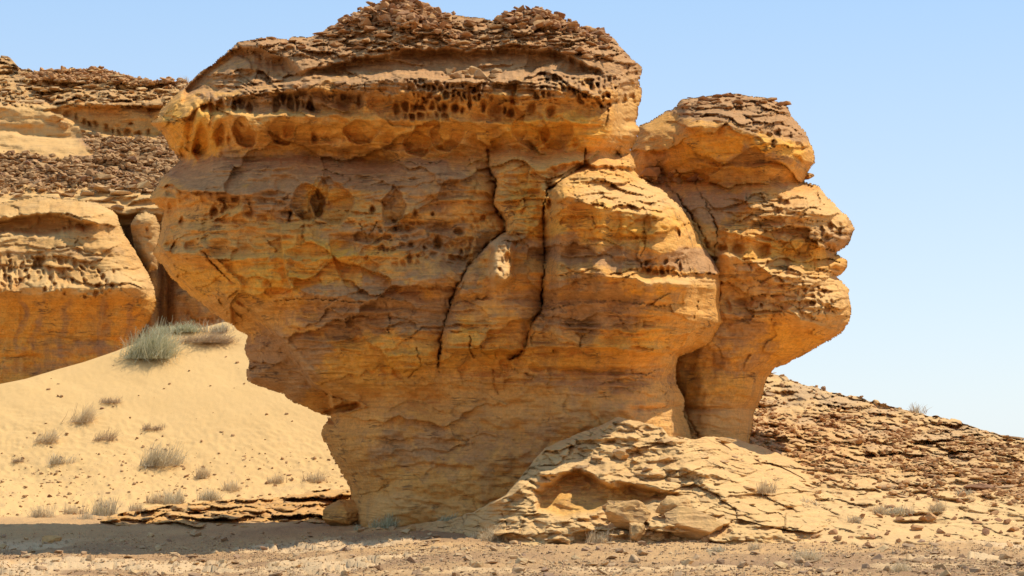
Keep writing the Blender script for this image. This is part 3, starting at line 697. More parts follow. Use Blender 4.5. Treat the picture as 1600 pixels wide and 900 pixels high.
# ================================================================== LEFT CLIFF (lower bastion, back wall, upper slope)
def feat_cliff(f, d, infl):
    U, V = f.U, f.V
    A = np.interp(V, [300, 340, 380, 450, 470, 520, 640, 700], [2.6, 3.0, 3.6, 5.6, 4.8, 4.3, 4.4, 4.4]).astype(np.float32)
    f.band([(-90, 342), (0, 345), (60, 336), (110, 342), (150, 352)], [(-90, 362), (0, 363), (60, 367), (110, 362), (150, 354)], 1.9, 7, 22)
    f.ledge([(-90, 340), (0, 342), (60, 336), (110, 342), (160, 350)], .8, 12, 6)
    sl = f.mask([(-90, 362), (120, 358), (190, 380), (235, 440), (150, 420), (-90, 405)], 6)
    f.lam(sl, 9, .25, 91, 90)
    f.ledge([(-90, 396), (60, 392), (150, 388), (190, 392)], .3, 10, 6)
    a = f.mask([(-90, 398), (50, 400), (130, 410), (180, 422), (200, 440), (150, 468), (60, 458), (-90, 455)], 6)
    f.alv(a, 9, 12, .5, 92); f.alv(a*f.mask([(-90, 398), (110, 405), (110, 460), (-90, 458)], 6), 22, 46, .8, 93)
    f.ledge([(-90, 452), (0, 450), (40, 458), (100, 456), (140, 470), (165, 452), (200, 442), (240, 465)], .9, 30, 16)
    f.hole(236, 455, 7, 11, .6)
    wall = ss(455, 475, V)
    f.P += (wall*.28*ridged((U+V*.15)/34, V/150, 2, 94)).astype(np.float32)
    f.ledge([(-90, 530), (60, 526), (130, 534), (200, 532)], -.35, 6, 10); f.ledge([(-90, 556), (50, 556), (70, 560)], -.3, 3, 4)
    f.hole(55, 573, 26, 16, .3); f.ledge([(-90, 606), (60, 600), (130, 600)], .4, 8, 5)
    f.P += (fbm(U/50, V/30, 4, 95)*.22+fbm(U/18, V/9, 4, 96)*.1+fbm(U/7, V/5, 2, 97)*.04).astype(np.float32)
    f.och += (wall*.75).astype(np.float32); f.pal += ((1-wall)*(.28+.35*ss(-.2, .4, fbm(U/60, V/24, 3, 89)))).astype(np.float32); f.facets(1-wall, 62, 16, .14, .34, .12, 87, 1.0)
    f.blob(f.pat, 90, 400, 130, 10, .5); f.blob(f.pat, 150, 542, 100, 14, .6); f.blob(f.pat, 60, 570, 90, 12, .4)
    for x in (30, 60, 105, 165, 210): f.blob(f.pat, x, 500, 7, 60, .5)
    return A
CL = [(-110, 330), (0, 316), (60, 306), (150, 315), (180, 330), (193, 362), (215, 400), (235, 432), (246, 470), (240, 490), (226, 512), (205, 550), (200, 700), (-110, 700)]
cliff = body('sandstone_cliff', CL, 1.7, 100, lambda U, V: 60, feat_cliff, CLIFF, seed=14, rough=1.6, kind='structure')
def feat_wall(f, d, infl):
    U, V = f.U, f.V
    f.P += (fbm(U/40, V/60, 4, 98)*.4+fbm(U/14, V/10, 3, 99)*.08).astype(np.float32)
    f.P -= (1.8*np.exp(-((U-258)/11)**2)).astype(np.float32)
    f.hole(292, 490, 3, 4, .4)
    for i in range(9): f.hole(300+i*5, 499+((i*7) % 5)-2, 1.6, 3.5, .35)
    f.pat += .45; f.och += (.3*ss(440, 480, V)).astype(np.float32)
    return np.full(U.shape, 3.0, np.float32)
backwall = body('shaded_wall', [(186, 345), (205, 325), (228, 300), (262, 290), (420, 300), (620, 330), (700, 480), (720, 700), (190, 700)], 2.2, 105, 50, feat_wall, CLIFF, seed=19, kind='structure')
backwall.name = 'cliff_wall'
def feat_knob(f, d, infl):
    U, V = f.U, f.V
    f.hole(229, 360, 4, 5, .5); f.hole(232, 371, 5, 3, .4)
    f.ledge([(200, 345), (225, 338), (250, 350)], .25, 8, 12)
    f.P += (fbm(U/14, V/10, 4, 88)*.12).astype(np.float32); f.pal += .5
    return np.full(U.shape, 1.2, np.float32)
knob = body('wedged_rock', [(203, 350), (212, 335), (228, 330), (243, 335), (250, 352), (252, 385), (246, 420), (232, 425), (212, 395)], 1.7, 101.2, 20, feat_knob, CLIFF, seed=23, rough=.8,
    label='small pale knob with two dark holes, wedged in the gap beside the left cliff', cat='rock')

# upper slope of the cliff
us = np.arange(-120, 470, 2.0); nr = 175
tu = us
topv = np.interp(tu, [-120, 0, 15, 35, 60, 105, 150, 200, 240, 290, 470], [80, 88, 92, 108, 112, 108, 106, 118, 126, 128, 150])+fbm(tu/14, tu*0, 3, 201)*3.5
tt = np.linspace(0, 1, nr)[:, None]
V = (430+(topv[None]-430)*tt).astype(np.float32); U = np.broadcast_to(us[None], V.shape).astype(np.float32).copy()
f = Field(U, V, 200)
vt = V+fbm(U/60, V/30, 3, 202)*6
per = 17.0; q = vt/per+fbm(U/200, V/200, 2, 203); fr = q-np.floor(q)
veff = per*(np.floor(q)+ss(.35, 1., fr)-(q-vt/per))
mx = ss(-.3, .3, fbm(U/70, V/30, 3, 204))*.8
vuse = vt*(1-mx)+veff*mx
Yc = np.interp(vuse, [80, 110, 160, 168, 212, 216, 300, 325, 345, 430], [128, 122, 116, 114.5, 114, 112, 103.5, 101.5, 103, 104])
f.P *= 0
wallm = f.mask([(70, 172), (100, 164), (200, 160), (300, 162), (300, 218), (200, 216), (130, 200)], 4)
f.P -= (wallm*ss(158, 172, V)*1.2).astype(np.float32)
for (hx, hy, hr, hh) in [(103, 180, 8, 9), (118, 184, 4, 7), (131, 190, 5, 7), (140, 194, 4, 6), (150, 195, 5, 7), (167, 201, 6, 10), (177, 206, 3, 5), (186, 206, 5, 7), (200, 207, 6, 7), (216, 209, 6, 5), (232, 208, 4, 6), (236, 176, 10, 9), (205, 194, 5, 3)]:
    f.hole(hx, hy, hr, hh, .9, tear=.4)
up = 1-ss(160, 175, V)
f.lam(up, 10, .9, 205, 60); f.facets(up, 60, 13, .7, 1.2, .4, 206); f.facets(up, 14, 5, .2, .5, .2, 216)
smo = f.mask([(-120, 195), (60, 196), (110, 212), (150, 238), (110, 250), (40, 240), (-120, 235)], 8)
f.cells((1-smo)*(1-wallm)*(1-up)*ss(215, 225, V)*(1-ss(290, 310, V)), 9, 5, .3, .25, 207)
f.lam(ss(285, 300, V), 11, .7, 208, 70)
f.P += (fbm(U/20, V/8, 4, 209)*.22).astype(np.float32)
tal = (1-smo)*ss(205, 222, V+(U-150)*-.05)*(1-ss(280, 305, V))
f.pat += (.8*tal*(1-wallm)+.45*up).astype(np.float32); f.pal += (.55*(1-tal)*(1-wallm)*(1-up*.5)).astype(np.float32)
cs = sheet('rocky_hillside', U, V, (Yc-f.P).astype(np.float32), CLIFF, np.stack([f.pat, f.och, f.pal], -1), back=[(1, .1), (8, 2), (30, 14), (60, 25)], kind='structure')

# ================================================================== DUNE
def profile(pts):
    Yp = np.array([p[0] for p in pts], float); Zp = np.array([p[1] for p in pts], float)
    Yd = np.linspace(Yp[0], Yp[-1], 600); Zd = np.interp(Yd, Yp, Zp)
    k = np.ones(41)/41; Zs = np.convolve(np.pad(Zd, 20, 'edge'), k, 'valid')
    vv = HV-(Zs-CH)*F/Yd; o = np.argsort(vv); return vv[o], Yd[o]
pv_, py_ = profile([(56, -2.2), (62, -.7), (67, -.1), (72, .25), (76, .9), (80, 2.4), (85, 4.8), (90, 7.2), (96, 10.0), (104, 14)])
us = np.arange(-120, 620, 2.2)
topv = np.interp(us, [-120, 0, 40, 90, 130, 180, 200, 235, 280, 320, 350, 372, 400, 440, 620], [626, 600, 592, 577, 566, 549, 541, 529, 518, 511, 503, 506, 524, 560, 700])
tt = np.linspace(0, 1, 200)[:, None]; V = (880+(topv[None]-880)*tt).astype(np.float32); U = np.broadcast_to(us[None], V.shape).astype(np.float32).copy()
Yd = np.interp(V, pv_, py_)
gx = U*.03
zo = fbm(U/130, V/60, 3, 301)*.10+fbm(U/30, V/14, 3, 302)*.02
zo = zo+fbm(U/9, V/3.5, 3, 303)*.04*ss(620, 700, V+(400-U)*.06)+fbm(U/5+V/9, V/2.6, 2, 307)*.012
fd = np.zeros(V.shape+(3,), np.float32)
fd[..., 0] = np.clip(ss(590, 790, V+fbm(U/70, V/25, 3, 304)*45)*.34, 0, 1)
fd[..., 0] += .30*ss(.15, .5, fbm(U/26, V/8, 4, 305))*ss(600, 640, V+(U*.12))
dune = sheet('sand_dune', U, V, Yd.astype(np.float32), SAND, fd, back=[(.6, .05), (3, 1.2), (8, 3.5), (20, 8)], zoff=zo*ss(0, .02, 1-tt+0*V), kind='structure')

# ================================================================== GROUND
us = np.arange(-260, 1880, 3.2); vs = np.concatenate([np.arange(790, 915, 1.4), np.arange(916, 1100, 6)])
U, V = np.meshgrid(us.astype(np.float32), vs.astype(np.float32)); V = V[::-1]; 
Yg = CH*F/(V-HV)
gv_, gy_ = (lambda p: (np.array([HV+(CH-z)*F/y for y, z in p]), np.array([y for y, z in p])))([(80, .08), (70, .05), (66, .0), (64, -.06), (61.5, -.28), (58, -.5), (54.5, -.57), (50, -.64), (40, -.66), (16, -.66)])
kl = 1-ss(250, 760, U); Yg = Yg*(1-kl)+np.interp(V, gv_, gy_)*kl; Xg = (U-800)/F*Yg
zg = fbm(Xg/2.5, Yg/2.5, 4, 311)*.05+fbm(Xg/.5, Yg/.5, 3, 312)*.018
pav = ss(.05, .3, fbm(Xg/5, Yg/4, 3, 313)+.5*np.exp(-((V-855-(U-300)*-.012)/9)**2)-.1)*ss(838, 848, V)*(1-ss(884, 900, V+(U-800)*.01))
f1, f2, c = worley(Xg/.9+fbm(Xg, Yg, 2, 314)*.4, Yg/1.6, 315)
f = Field(U, V, 330); f.facets(pav, 46, 5, .06, .12, .07, 331, .5); f.facets(1-pav, 14, 3, .012, .03, .01, 332, .5)
zg = zg+f.P
ag = np.zeros(V.shape+(3,), np.float32)
ag[..., 0] = np.clip(.42-.7*pav+.25*fbm(Xg/3, Yg/3, 3, 316)+.18*ss(855, 885, V), 0, 1); ag[..., 2] = np.clip(pav*.62, 0, 1)
ground = sheet('desert_ground', U, V, Yg.astype(np.float32), GROUND, ag, zoff=zg, kind='structure')
far = obj('desert_plain', mesh_np('desert_plain', np.array([[-6000, -400, -.9], [6000, -400, -.9], [6000, 9000, -.9], [-6000, 9000, -.9]]), quads=[[0, 1, 2, 3]], attr=np.full((4, 3), .25)), GROUND, kind='structure')

# ================================================================== RIGHT HILL
pv2, py2 = profile([(44, -.5), (50, -.12), (53, .35), (60, 1.3), (70, 2.9), (80, 4.4), (90, 5.9), (100, 7.6), (120, 11)])
us = np.arange(1010, 1860, 2.0)
topv = np.interp(us, [1010, 1150, 1195, 1215, 1245, 1290, 1330, 1385, 1450, 1500, 1560, 1600, 1700, 1860], [598, 588, 584, 586, 597, 610, 619, 632, 648, 660, 678, 687, 722, 790])+fbm(us/12, us*0, 3, 401)*2.2+ss(.2, .5, fbm(us/18, us*0+5, 2, 402))*-3
tt = np.linspace(0, 1, 205)[:, None]; V = (872+(topv[None]-872)*tt).astype(np.float32); U = np.broadcast_to(us[None], V.shape).astype(np.float32).copy()
f = Field(U, V, 400)
def stairs(U, V, per, mixamt, slope, seed, riser=.45):
    vt = V+fbm(U/60, V/25, 3, seed)*per*.7+(U-1200)*slope
    q = vt/per+fbm(U/240, V/150, 2, seed+1)*.8; fr = q-np.floor(q)
    ve = V+per*(np.floor(q)+ss(riser, 1., fr)-q)
    m = ss(-.35, .25, fbm(U/80, V/22, 3, seed+2))*mixamt
    return V*(1-m)+ve*m
ve = stairs(U, V, 19, .85, -.10, 403, .3); ve = stairs(U, ve, 7, .6, -.12, 406, .3)
Yh = np.interp(ve, pv2, py2)
hi = 1-ss(720, 780, V+(U-1400)*-.05)
f.facets(hi*ss(-.35, .15, fbm(U/70, V/20, 3, 421)), 44, 9, .26, .7, .2, 408, shear=-.12); f.facets(hi, 15, 5, .15, .4, .12, 409, shear=-.12); f.facets(1-hi, 60, 14, .16, .5, .12, 410, shear=-.15); f.facets(1-hi, 18, 6, .05, .16, .04, 420, shear=-.15)
f.P += (fbm(U/14, V/5, 4, 411)*.15).astype(np.float32)
f.hole(1215, 637, 42, 7, 2.0)
f.pat += (.25+.45*hi*ss(-.1, .35, fbm(U/60, V/14, 3, 412))+.3*ss(830, 860, V)).astype(np.float32)
f.pal += (.30+.25*(1-hi)).astype(np.float32)
Yh = Yh-f.P*ss(0, 25, 866-V)*np.clip((Yh-48)/20, .15, 1)
hill = sheet('rocky_hill', U, V, Yh.astype(np.float32), PALE, np.stack([f.pat, f.och, f.pal], -1), back=[(1, .05), (6, .6), (25, 4), (60, 10)], kind='structure')

# ================================================================== MOUND at the foot of the rock
us = np.arange(540, 1330, 1.6)
topv = np.interp(us, [540, 560, 640, 700, 740, 790, 812, 835, 850, 900, 940, 965, 985, 1035, 1045, 1080, 1105, 1140, 1165, 1190, 1330], [832, 828, 820, 812, 800, 773, 748, 718, 702, 678, 664, 652, 655, 668, 682, 686, 683, 683, 690, 697, 760])+fbm(us/9, us*0, 3, 501)*1.4
tt = np.linspace(0, 1, 190)[:, None]; vb = 868.0
V = (vb+(topv[None]-vb)*tt).astype(np.float32); U = np.broadcast_to(us[None], V.shape).astype(np.float32).copy()
f = Field(U, V, 500)
pv3, py3 = profile([(43, -.7), (50.2, -.12), (51.4, .45), (53, 1.15), (55, 1.95), (57, 2.95), (58.2, 4.2), (62, 6)])
ve = stairs(U, V, 26, .5, -.18, 503, .28); ve = stairs(U, ve, 9, .25, -.2, 506, .28)
Ym = np.interp(ve, pv3, py3)
rb = ss(1090, 1300, U+(V-760)*-.6); Ym2 = np.interp(ve, pv2, py2)+.8*ss(1230, 1320, U)
Ym = Ym*(1-rb)+Ym2*rb
# low left tail keeps close to the ground
tail = 1-ss(640, 830, U)
Yt = np.interp(V, [800, 822, 838, 850, 868], [60, 59.6, 58.2, 57.2, 56.2]); Ym = Ym*(1-tail)+Yt*tail
# rounded shadowed hollow with its overhanging lip
hollow = f.mask([(842, 800), (838, 770), (880, 745), (905, 735), (950, 758), (990, 760), (1050, 775), (1000, 790), (950, 790), (925, 800), (880, 808)], 7)
f.P -= (1.25*hollow).astype(np.float32)
f.ledge([(835, 745), (870, 740), (900, 735), (930, 745), (955, 762), (985, 757), (1010, 765), (1060, 778)], .75, 16, 7, f=16)
f.ledge([(840, 812), (880, 812), (920, 806), (945, 795)], .55, 8, 14)
f.ledge([(735, 800), (770, 786), (800, 772), (822, 756), (850, 735)], .5, 12, 8)
f.ledge([(1045, 733), (1080, 735), (1130, 746), (1170, 762)], .6, 12, 12)
f.ledge([(820, 705), (870, 702), (930, 700), (1040, 700), (1140, 702), (1180, 708)], .25, 9, 4)
f.ledge([(900, 690), (950, 684), (1010, 688)], .2, 7, 4)
f.ledge([(560, 828), (600, 832), (640, 836), (690, 832)], .5, 4, 5, f=10)
f.ledge([(640, 824), (700, 828), (760, 832), (830, 838)], .45, 6, 7)
f.ledge([(840, 822), (880, 826), (930, 822)], .45, 10, 12)
f.ledge([(1000, 820), (1060, 824), (1120, 840), (1180, 838), (1290, 830)], .45, 10, 10)
bl = f.mask([(820, 690), (1160, 690), (1200, 760), (1050, 745), (900, 740), (830, 730)], 8)
f.facets(bl, 90, 24, .14, .26, .07, 508, .8, .1); f.lam(bl, 10, .10, 509, 140)
f.facets((1-bl)*(1-hollow)*(1-tail), 110, 36, .18, .36, .08, 510, .8, -.15); f.facets(1-hollow, 22, 9, .05, .13, .03, 518, 1, -.1); f.lam((1-hollow), 12, .15, 512, 150); f.P += (np.maximum(fbm(U/34, V/16, 3, 517), -.2)*.4*(1-hollow)).astype(np.float32)
f.P += (fbm(U/30, V/14, 4, 513)*.18+fbm(U/9, V/5, 3, 514)*.05).astype(np.float32)
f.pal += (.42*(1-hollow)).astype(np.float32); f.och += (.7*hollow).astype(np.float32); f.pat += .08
f.pat += (.35*tail).astype(np.float32)
Ym = Ym-f.P*ss(0, 20, 862-V)*(1-.55*tail)*ss(0, .03, 1-tt)
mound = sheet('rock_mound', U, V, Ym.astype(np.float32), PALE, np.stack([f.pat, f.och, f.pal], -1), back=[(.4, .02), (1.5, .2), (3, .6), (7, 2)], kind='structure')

# ================================================================== LOW LEDGES left of the foot
us = np.arange(150, 640, 1.8)
topv = np.interp(us, [150, 200, 240, 300, 360, 430, 470, 500, 530, 640], [812, 800, 792, 786, 780, 778, 772, 765, 762, 770])+fbm(us/10, us*0, 3, 601)*1.6
tt = np.linspace(0, 1, 70)[:, None]; V = (872+(topv[None]-872)*tt).astype(np.float32); U = np.broadcast_to(us[None], V.shape).astype(np.float32).copy()
f = Field(U, V, 600)
ve = stairs(U, V, 15, .9, .05, 603, .38); ve = stairs(U, ve, 6, .6, .05, 606, .35)
pv4, py4 = profile([(54, -3.0), (60, -1.1), (63, -.2), (65, .10), (68, .42), (72, .75), (76, 1.0), (84, 1.6)])
Yl = np.interp(ve, pv4, py4)
f.facets(1.0, 60, 10, .35, .9, .3, 608); f.facets(1.0, 20, 6, .1, .3, .1, 618); f.P += (fbm(U/14, V/5, 4, 609)*.18).astype(np.float32)
f.hole(528, 795, 26, 22, 1.6); f.hole(432, 799, 26, 5, .9); f.ledge([(480, 770), (520, 768), (560, 768)], .7, 5, 5)
f.pat += .30; f.och += .25
lowl = sheet('rock_ledges', U, V, (Yl-f.P*1.4*ss(0, 14, 842-V)).astype(np.float32), PALE, np.stack([f.pat, f.och, f.pal], -1), back=[(.5, .05), (3, .8)], kind='structure')

# ================================================================== STONES that belong to the surfaces
one = lambda U, V: np.ones_like(U)
def box(u0, u1, v0, v1, s=6): return lambda U, V: ss(u0-s, u0+s, U)*(1-ss(u1-s, u1+s, U))*ss(v0-s, v0+s, V)*(1-ss(v1-s, v1+s, V))
def pol(pts, soft=6): return lambda U, V: ss(-soft, soft, poly_sdf(U, V, pts))
def dtop(U, V):   # crowns of the dome
    a = ss(-3, 8, np.interp(U, [450, 540, 600, 680, 700], [60, 45, 42, 50, 60])-V)*ss(500, 540, U)*(1-ss(680, 720, U))
    b = ss(-3, 8, np.interp(U, [770, 800, 860, 930, 960], [36, 44, 46, 66, 74])-V)*ss(770, 785, U)*(1-ss(940, 965, U))
    return a+b
stones('mushroom_rock', main, 900, (.08, .42), dtop, ST_BROWN, 'both', .35, 170, .25, stuff='rubble', power=2.0)
stones('mushroom_rock', main, 240, (.12, .55), lambda U, V: pol([(385, 62), (560, 30), (700, 26), (960, 72), (990, 105), (900, 84), (640, 70), (520, 85)])(U, V), ST_BROWN, 'slab', .07, 110, .3, stuff='flaked_slabs', power=2.2)
stones('mushroom_rock', main, 12, (.2, .5), box(700, 780, 112, 122, 3), ST_PALE, 'rock', .2, 12, .2, stuff=None)
stones('cap_rock', pil, 40, (.15, .6), box(1060, 1225, 148, 166, 4), ST_BROWN, 'slab', .08, 40, .3)
stones('cap_rock', pil, 16, (.3, .7), box(1000, 1100, 272, 288, 4), ST_BROWN, 'rock', .25, 16, .3)
stones('rocky_hillside', cs, 5200, (.10, .55), lambda U, V: (.25+ss(-.3, .2, fbm(U/40, V/14, 3, 703)))*pol([(-120, 235), (60, 245), (150, 250), (120, 205), (170, 214), (270, 218), (300, 300), (100, 300), (-120, 300)])(U, V), ST_DARK, 'both', .25, 60, .3, stuff='dark_scree', power=2.8)
stones('rocky_hillside', cs, 600, (.12, .9), lambda U, V: (1-ss(160, 170, V))+.0, ST_PALE, 'slab', .08, 130, .35, stuff='weathered_slabs', power=2.4)
stones('rocky_hillside', cs, 900, (.12, .5), lambda U, V: pol([(35, 118), (90, 108), (160, 104), (290, 128), (290, 140), (150, 128), (60, 128)], 4)(U, V), ST_BROWN, 'both', .25, 60, .2, stuff='crest_rubble')
stones('rocky_hillside', cs, 60, (.4, 1.5), lambda U, V: pol([(-100, 240), (240, 245), (260, 330), (-100, 325)])(U, V), ST_PALE, 'slab', .08, 10, .35, stuff='pale_slabs')
def hdens(U, V): return (1-ss(735, 790, V+(U-1400)*-.08))*(.15+ss(-.1, .4, fbm(U/50, V/16, 3, 700)))
stones('rocky_hill', hill, 600, (.08, .62), hdens, ST_PALE, 'slab', .06, 240, .3, stuff='outcrop_slabs', power=2.8, asp=(1.3, .75))
stones('rocky_hill', hill, 6000, (.04, .27), hdens, ST_BROWN, 'both', .3, 0, .3, stuff='scree', power=2.4)
stones('rocky_hill', hill, 900, (.05, .32), lambda U, V: ss(740, 780, V), ST_BROWN, 'both', .3, 40, .25, stuff='scattered_stones', power=3.4)
stones('rock_mound', mound, 60, (.12, .5), lambda U, V: pol([(850, 700), (960, 665), (1160, 692), (1240, 740), (1200, 800), (1060, 790), (1000, 740), (880, 730)])(U, V), ST_PALE, 'slab', .10, 50, .35, power=2.2)
stones('rock_mound', mound, 260, (.05, .26), lambda U, V: ss(815, 830, V), ST_PALE, 'both', .25, 60, .25, stuff='scattered_stones', power=2.4)
stones('rock_ledges', lowl, 240, (.05, .42), one, ST_PALE, 'slab', .08, 60, .35, stuff='flaked_slabs', power=3, asp=(1.2, .7))
stones('sand_dune', dune, 2600, (.03, .19), lambda U, V: .05+ss(680, 770, V+fbm(U/60, V/20, 2, 701)*40), ST_DARK, 'both', .3, 30, .3, stuff='scattered_stones', power=3.2)
stones('desert_ground', ground, 30000, (.02, .10), lambda U, V: ss(825, 850, V)*(.25+ss(-.2, .4, fbm(U/90, V/14, 3, 702)))*(1-ss(905, 915, V)), ST_GRAVEL, 'grit', .3, 0, .2, stuff='gravel', power=2.5)
stones('desert_ground', ground, 1200, (.05, .34), lambda U, V: ss(825, 840, V)*(1-ss(900, 912, V)), ST_GRAVEL, 'both', .25, 60, .3, stuff='loose_stones', power=3.8)

# ================================================================== BOULDERS (things)
def spot(surf, u, v):
    U, V, XYZ, ok = SURF[surf]; q = np.where(ok, (U-u)**2+(V-v)**2, 1e9); i = int(np.argmin(q)); return XYZ.reshape(-1, 3)[i]
def boulder(name, surf, u, v, sx, sy, sz, seed, mat, label, cat, rz=0, tilt=(0, 0), sink=.25, lumps=.11, at=None):
    """lumpy, bedded boulder: subdivided block pushed about by noise; sizes are full widths in metres"""
    r = random.Random(seed); bm = bmesh.new(); bmesh.ops.create_icosphere(bm, subdivisions=4, radius=1)
    cuts = []
    for k in range(15):
        n = mathutils.Vector([r.gauss(0, 1) for _ in range(3)]).normalized(); cuts.append((n, r.uniform(.50, .82)))
    for vtx in bm.verts:
        p = vtx.co.copy(); m = max(abs(c) for c in p); p *= (.75+.25/m)
        for n, dd in cuts:
            e = p.dot(n)-dd
            if e > 0: p -= n*e*.97
        nz = mathutils.noise.fractal(p*2.1+mathutils.Vector((seed, 0, 0)), 1, 2, 4)
        ly = math.sin((p.z+.15*nz)*17+seed)*.5
        nz2 = mathutils.noise.fractal(p*6+mathutils.Vector((seed, 3, 0)), 1, 2, 3)
        p += vtx.co*(nz*lumps*.7+nz2*.035+ly*.02)
        vtx.co = (p.x*sx/2, p.y*sy/2, p.z*sz/2)
    me = bpy.data.meshes.new(name); bm.to_mesh(me); bm.free()
    a = me.color_attributes.new('mineral', 'FLOAT_COLOR', 'POINT')
    a.data.foreach_set('color', np.tile(np.array([.3, 0, .15, 1], np.float32), len(me.vertices)))
    o = obj(name, me, mat, label=label, cat=cat)
    p = spot(surf, u, v) if at is None else at; o.location = (p[0], p[1]-.1, p[2]+sz*(.5-sink)); o.rotation_euler = (tilt[0], tilt[1], rz)
    return o
boulder('boulder', 'rock_mound', 978, 822, 1.7, 1.3, .85, 3, PALE, 'large angular boulder leaning in the hollow at the foot of the mound', 'boulder', .4, (0, .12), .1)
boulder('boulder', 'rock_mound', 996, 841, .62, .6, .62, 5, PALE, 'small upright boulder on sand just below the large angular boulder', 'boulder', .2, (0, .1), .15)
boulder('boulder', 'rock_mound', 951, 797, .5, .5, .3, 8, PALE, 'small flat-topped stone perched left of the large angular boulder', 'boulder', 0, (0, -.25), .2)
boulder('boulder', 'rock_mound', 1026, 842, .5, .5, .3, 9, PALE, 'little blocky stone on sand right of the upright boulder', 'boulder', 0, (0, 0), .2)
boulder('boulder', 'rock_mound', 1080, 838, 2.4, 1.4, 1.0, 12, PALE, 'broad bedded boulder at the bottom edge of the mound with a layered right side', 'boulder', .1, (0, .06), .2)
boulder('boulder', 'rock_mound', 1052, 806, 1.0, .9, .7, 17, PALE, 'rounded boulder behind the upright one, its smooth side in shade', 'boulder', .6, (0, .05), .2)
boulder('slab_stone', 'rock_mound', 1130, 694, .95, .6, .26, 14, PALE, 'flat loose slab lying at the top of the mound below the cap rock', 'stone', 0, (0, .03), .1)
boulder('boulder', 'rock_mound', 972, 716, .55, .45, .32, 15, PALE, 'small squarish block lying halfway up the mound', 'boulder', .2, (0, 0), .2)
boulder('pointed_stone', 'rock_mound', 640, 838, .36, .3, .46, 21, PALE, 'small upright pointed orange stone beside the foot of the huge rock', 'stone', .5, (0, .15), .1)
boulder('white_stone', 'desert_ground', 473, 848, .22, .18, .15, 22, ST_PALE, 'small whitish stone lying at the front edge of the long shadow', 'stone')
boulder('boulder', 'desert_ground', 80, 845, .85, .6, .38, 24, PALE, 'low boulder at the back edge of the long shadow on the left', 'boulder', 0, (0, 0), .3)
boulder('perched_stone', 'cap_rock', 1264, 284, .50, .9, .36, 26, ROCK, 'small brown block perched on the outer edge of the ledge beneath the rounded cap', 'stone', 0, (0, .05), -.1)
boulder('dark_stone', 'rocky_hill', 1286, 610, .30, .3, .26, 27, ST_DARK, 'small dark stone standing on the skyline of the right hill', 'stone', 0, (0, 0), .1)
boulder('boulder', 'rocky_hill', 1455, 812, .42, .35, .28, 28, ST_BROWN, 'small brown block on the lower slope of the right hill', 'boulder')
boulder('grey_slab', 'rocky_hill', 1532, 768, 1.4, .8, .30, 29, ST_DARK, 'long grey slab jutting from the right hillside', 'stone', .1, (0, .08), .1)
boulder('boulder', 'rock_ledges', 530, 803, 1.5, 1.3, 1.1, 30, ROCK, 'shaded rounded brown boulder tucked behind the foot of the huge rock', 'boulder', .3, (.45, 0), .1, at=((533-800)/F*62.4, 62.4, -.05))
boulder('boulder', 'rocky_hillside', 88, 190, 1.0, .8, .7, 31, PALE, 'pale boulder at the left end of the holed wall on the hillside', 'boulder')
boulder('boulder', 'rocky_hillside', 101, 199, .9, .8, .6, 32, PALE, 'pale oblong boulder just below the left end of the holed wall', 'boulder', .4)
boulder('boulder', 'rocky_hillside', 205, 246, .6, .5, .45, 33, PALE, 'single pale boulder lying in the dark scree on the hillside', 'boulder')

# ================================================================== SHRUBS (things)
def shrub(u, v, surf, wpx, hpx, label, mat, n=420, lean=0.0, dens=1.0, name='dry_shrub', group=None, clump=.42, stem=True, blade=.010, spread=1.0, seed=0):
    r = np.random.default_rng(1000+seed+int(u)); p = spot(surf, u, v); k = p[1]/F
    Rw = wpx*k*.56; H = hpx*k*1.15
    root = bpy.data.objects.new(name, None); sc.collection.objects.link(root); root.location = (p[0], p[1], p[2]-.02)
    root['label'] = label; root['category'] = 'shrub'
    if group: root['group'] = group
    def tufts(nb, w, curl, r0, hmin, levels=3, name='foliage', mat=mat):
        az = r.uniform(0, 2*np.pi, nb); tilt = np.abs(r.normal(0, .85*spread, nb)).clip(0, 1.5)
        ln = r.uniform(hmin, 1, nb)*(.7+.3*np.cos(tilt))
        cl = r.integers(0, 7, nb); ox = r.normal(0, clump, 7); oh = r.uniform(.55, 1.15, 7); bx = r.normal(0, r0, nb)+ox[cl]; by = r.normal(0, r0, nb)+r.normal(0, .2, 7)[cl]; ln = ln*oh[cl]
        pts = []
        for j in range(levels+1):
            t = j/levels
            tl = tilt*(.75+.25*t+curl*t*t)
            rad = np.sin(tl)*ln*t
            wob = r.normal(0, .10*t, (2, nb))
            pts.append(np.stack([(bx+rad*np.cos(az)+wob[0])*Rw+lean*t*H, (by+rad*np.sin(az)+wob[1])*Rw, np.cos(tl)*ln*t*H+.005], -1))
        pts = np.stack(pts, 1)           # nb, L+1, 3
        side = np.stack([np.cos(az*3.1), np.sin(az*3.1)*.5, np.zeros(nb)], -1)[:, None]*w
        taper = np.linspace(1, .35, levels+1)[None, :, None]
        a = pts+side*taper; b = pts-side*taper
        co = np.concatenate([a, b], 1); L = levels+1; tri = []
        for j in range(levels): tri += [[j, j+1, L+j], [j+1, L+j+1, L+j]]
        tr = (np.array(tri)[None]+(np.arange(nb)*2*L)[:, None, None]).reshape(-1, 3)
        obj(name, mesh_np(name, co.reshape(-1, 3), tris=tr, smooth=False), mat, parent=root, kind='stuff')
    tufts(int(n*dens), blade, .25, .18, .45)
    if stem: tufts(26, blade*1.5, .1, .08, .3, 2, 'stem', M_TWIG)
    return root
S = shrub
S(228, 562, 'sand_dune', 100, 56, 'large bushy grey-green shrub on the dune crest against the shaded cliff', M_GREEN, 2600, .15, blade=.013, spread=1.1, clump=.22, seed=1)
S(282, 520, 'sand_dune', 55, 17, 'low grey-green shrub right behind the dune crest beside the large bush', M_GREEN, 900, blade=.018, seed=2)
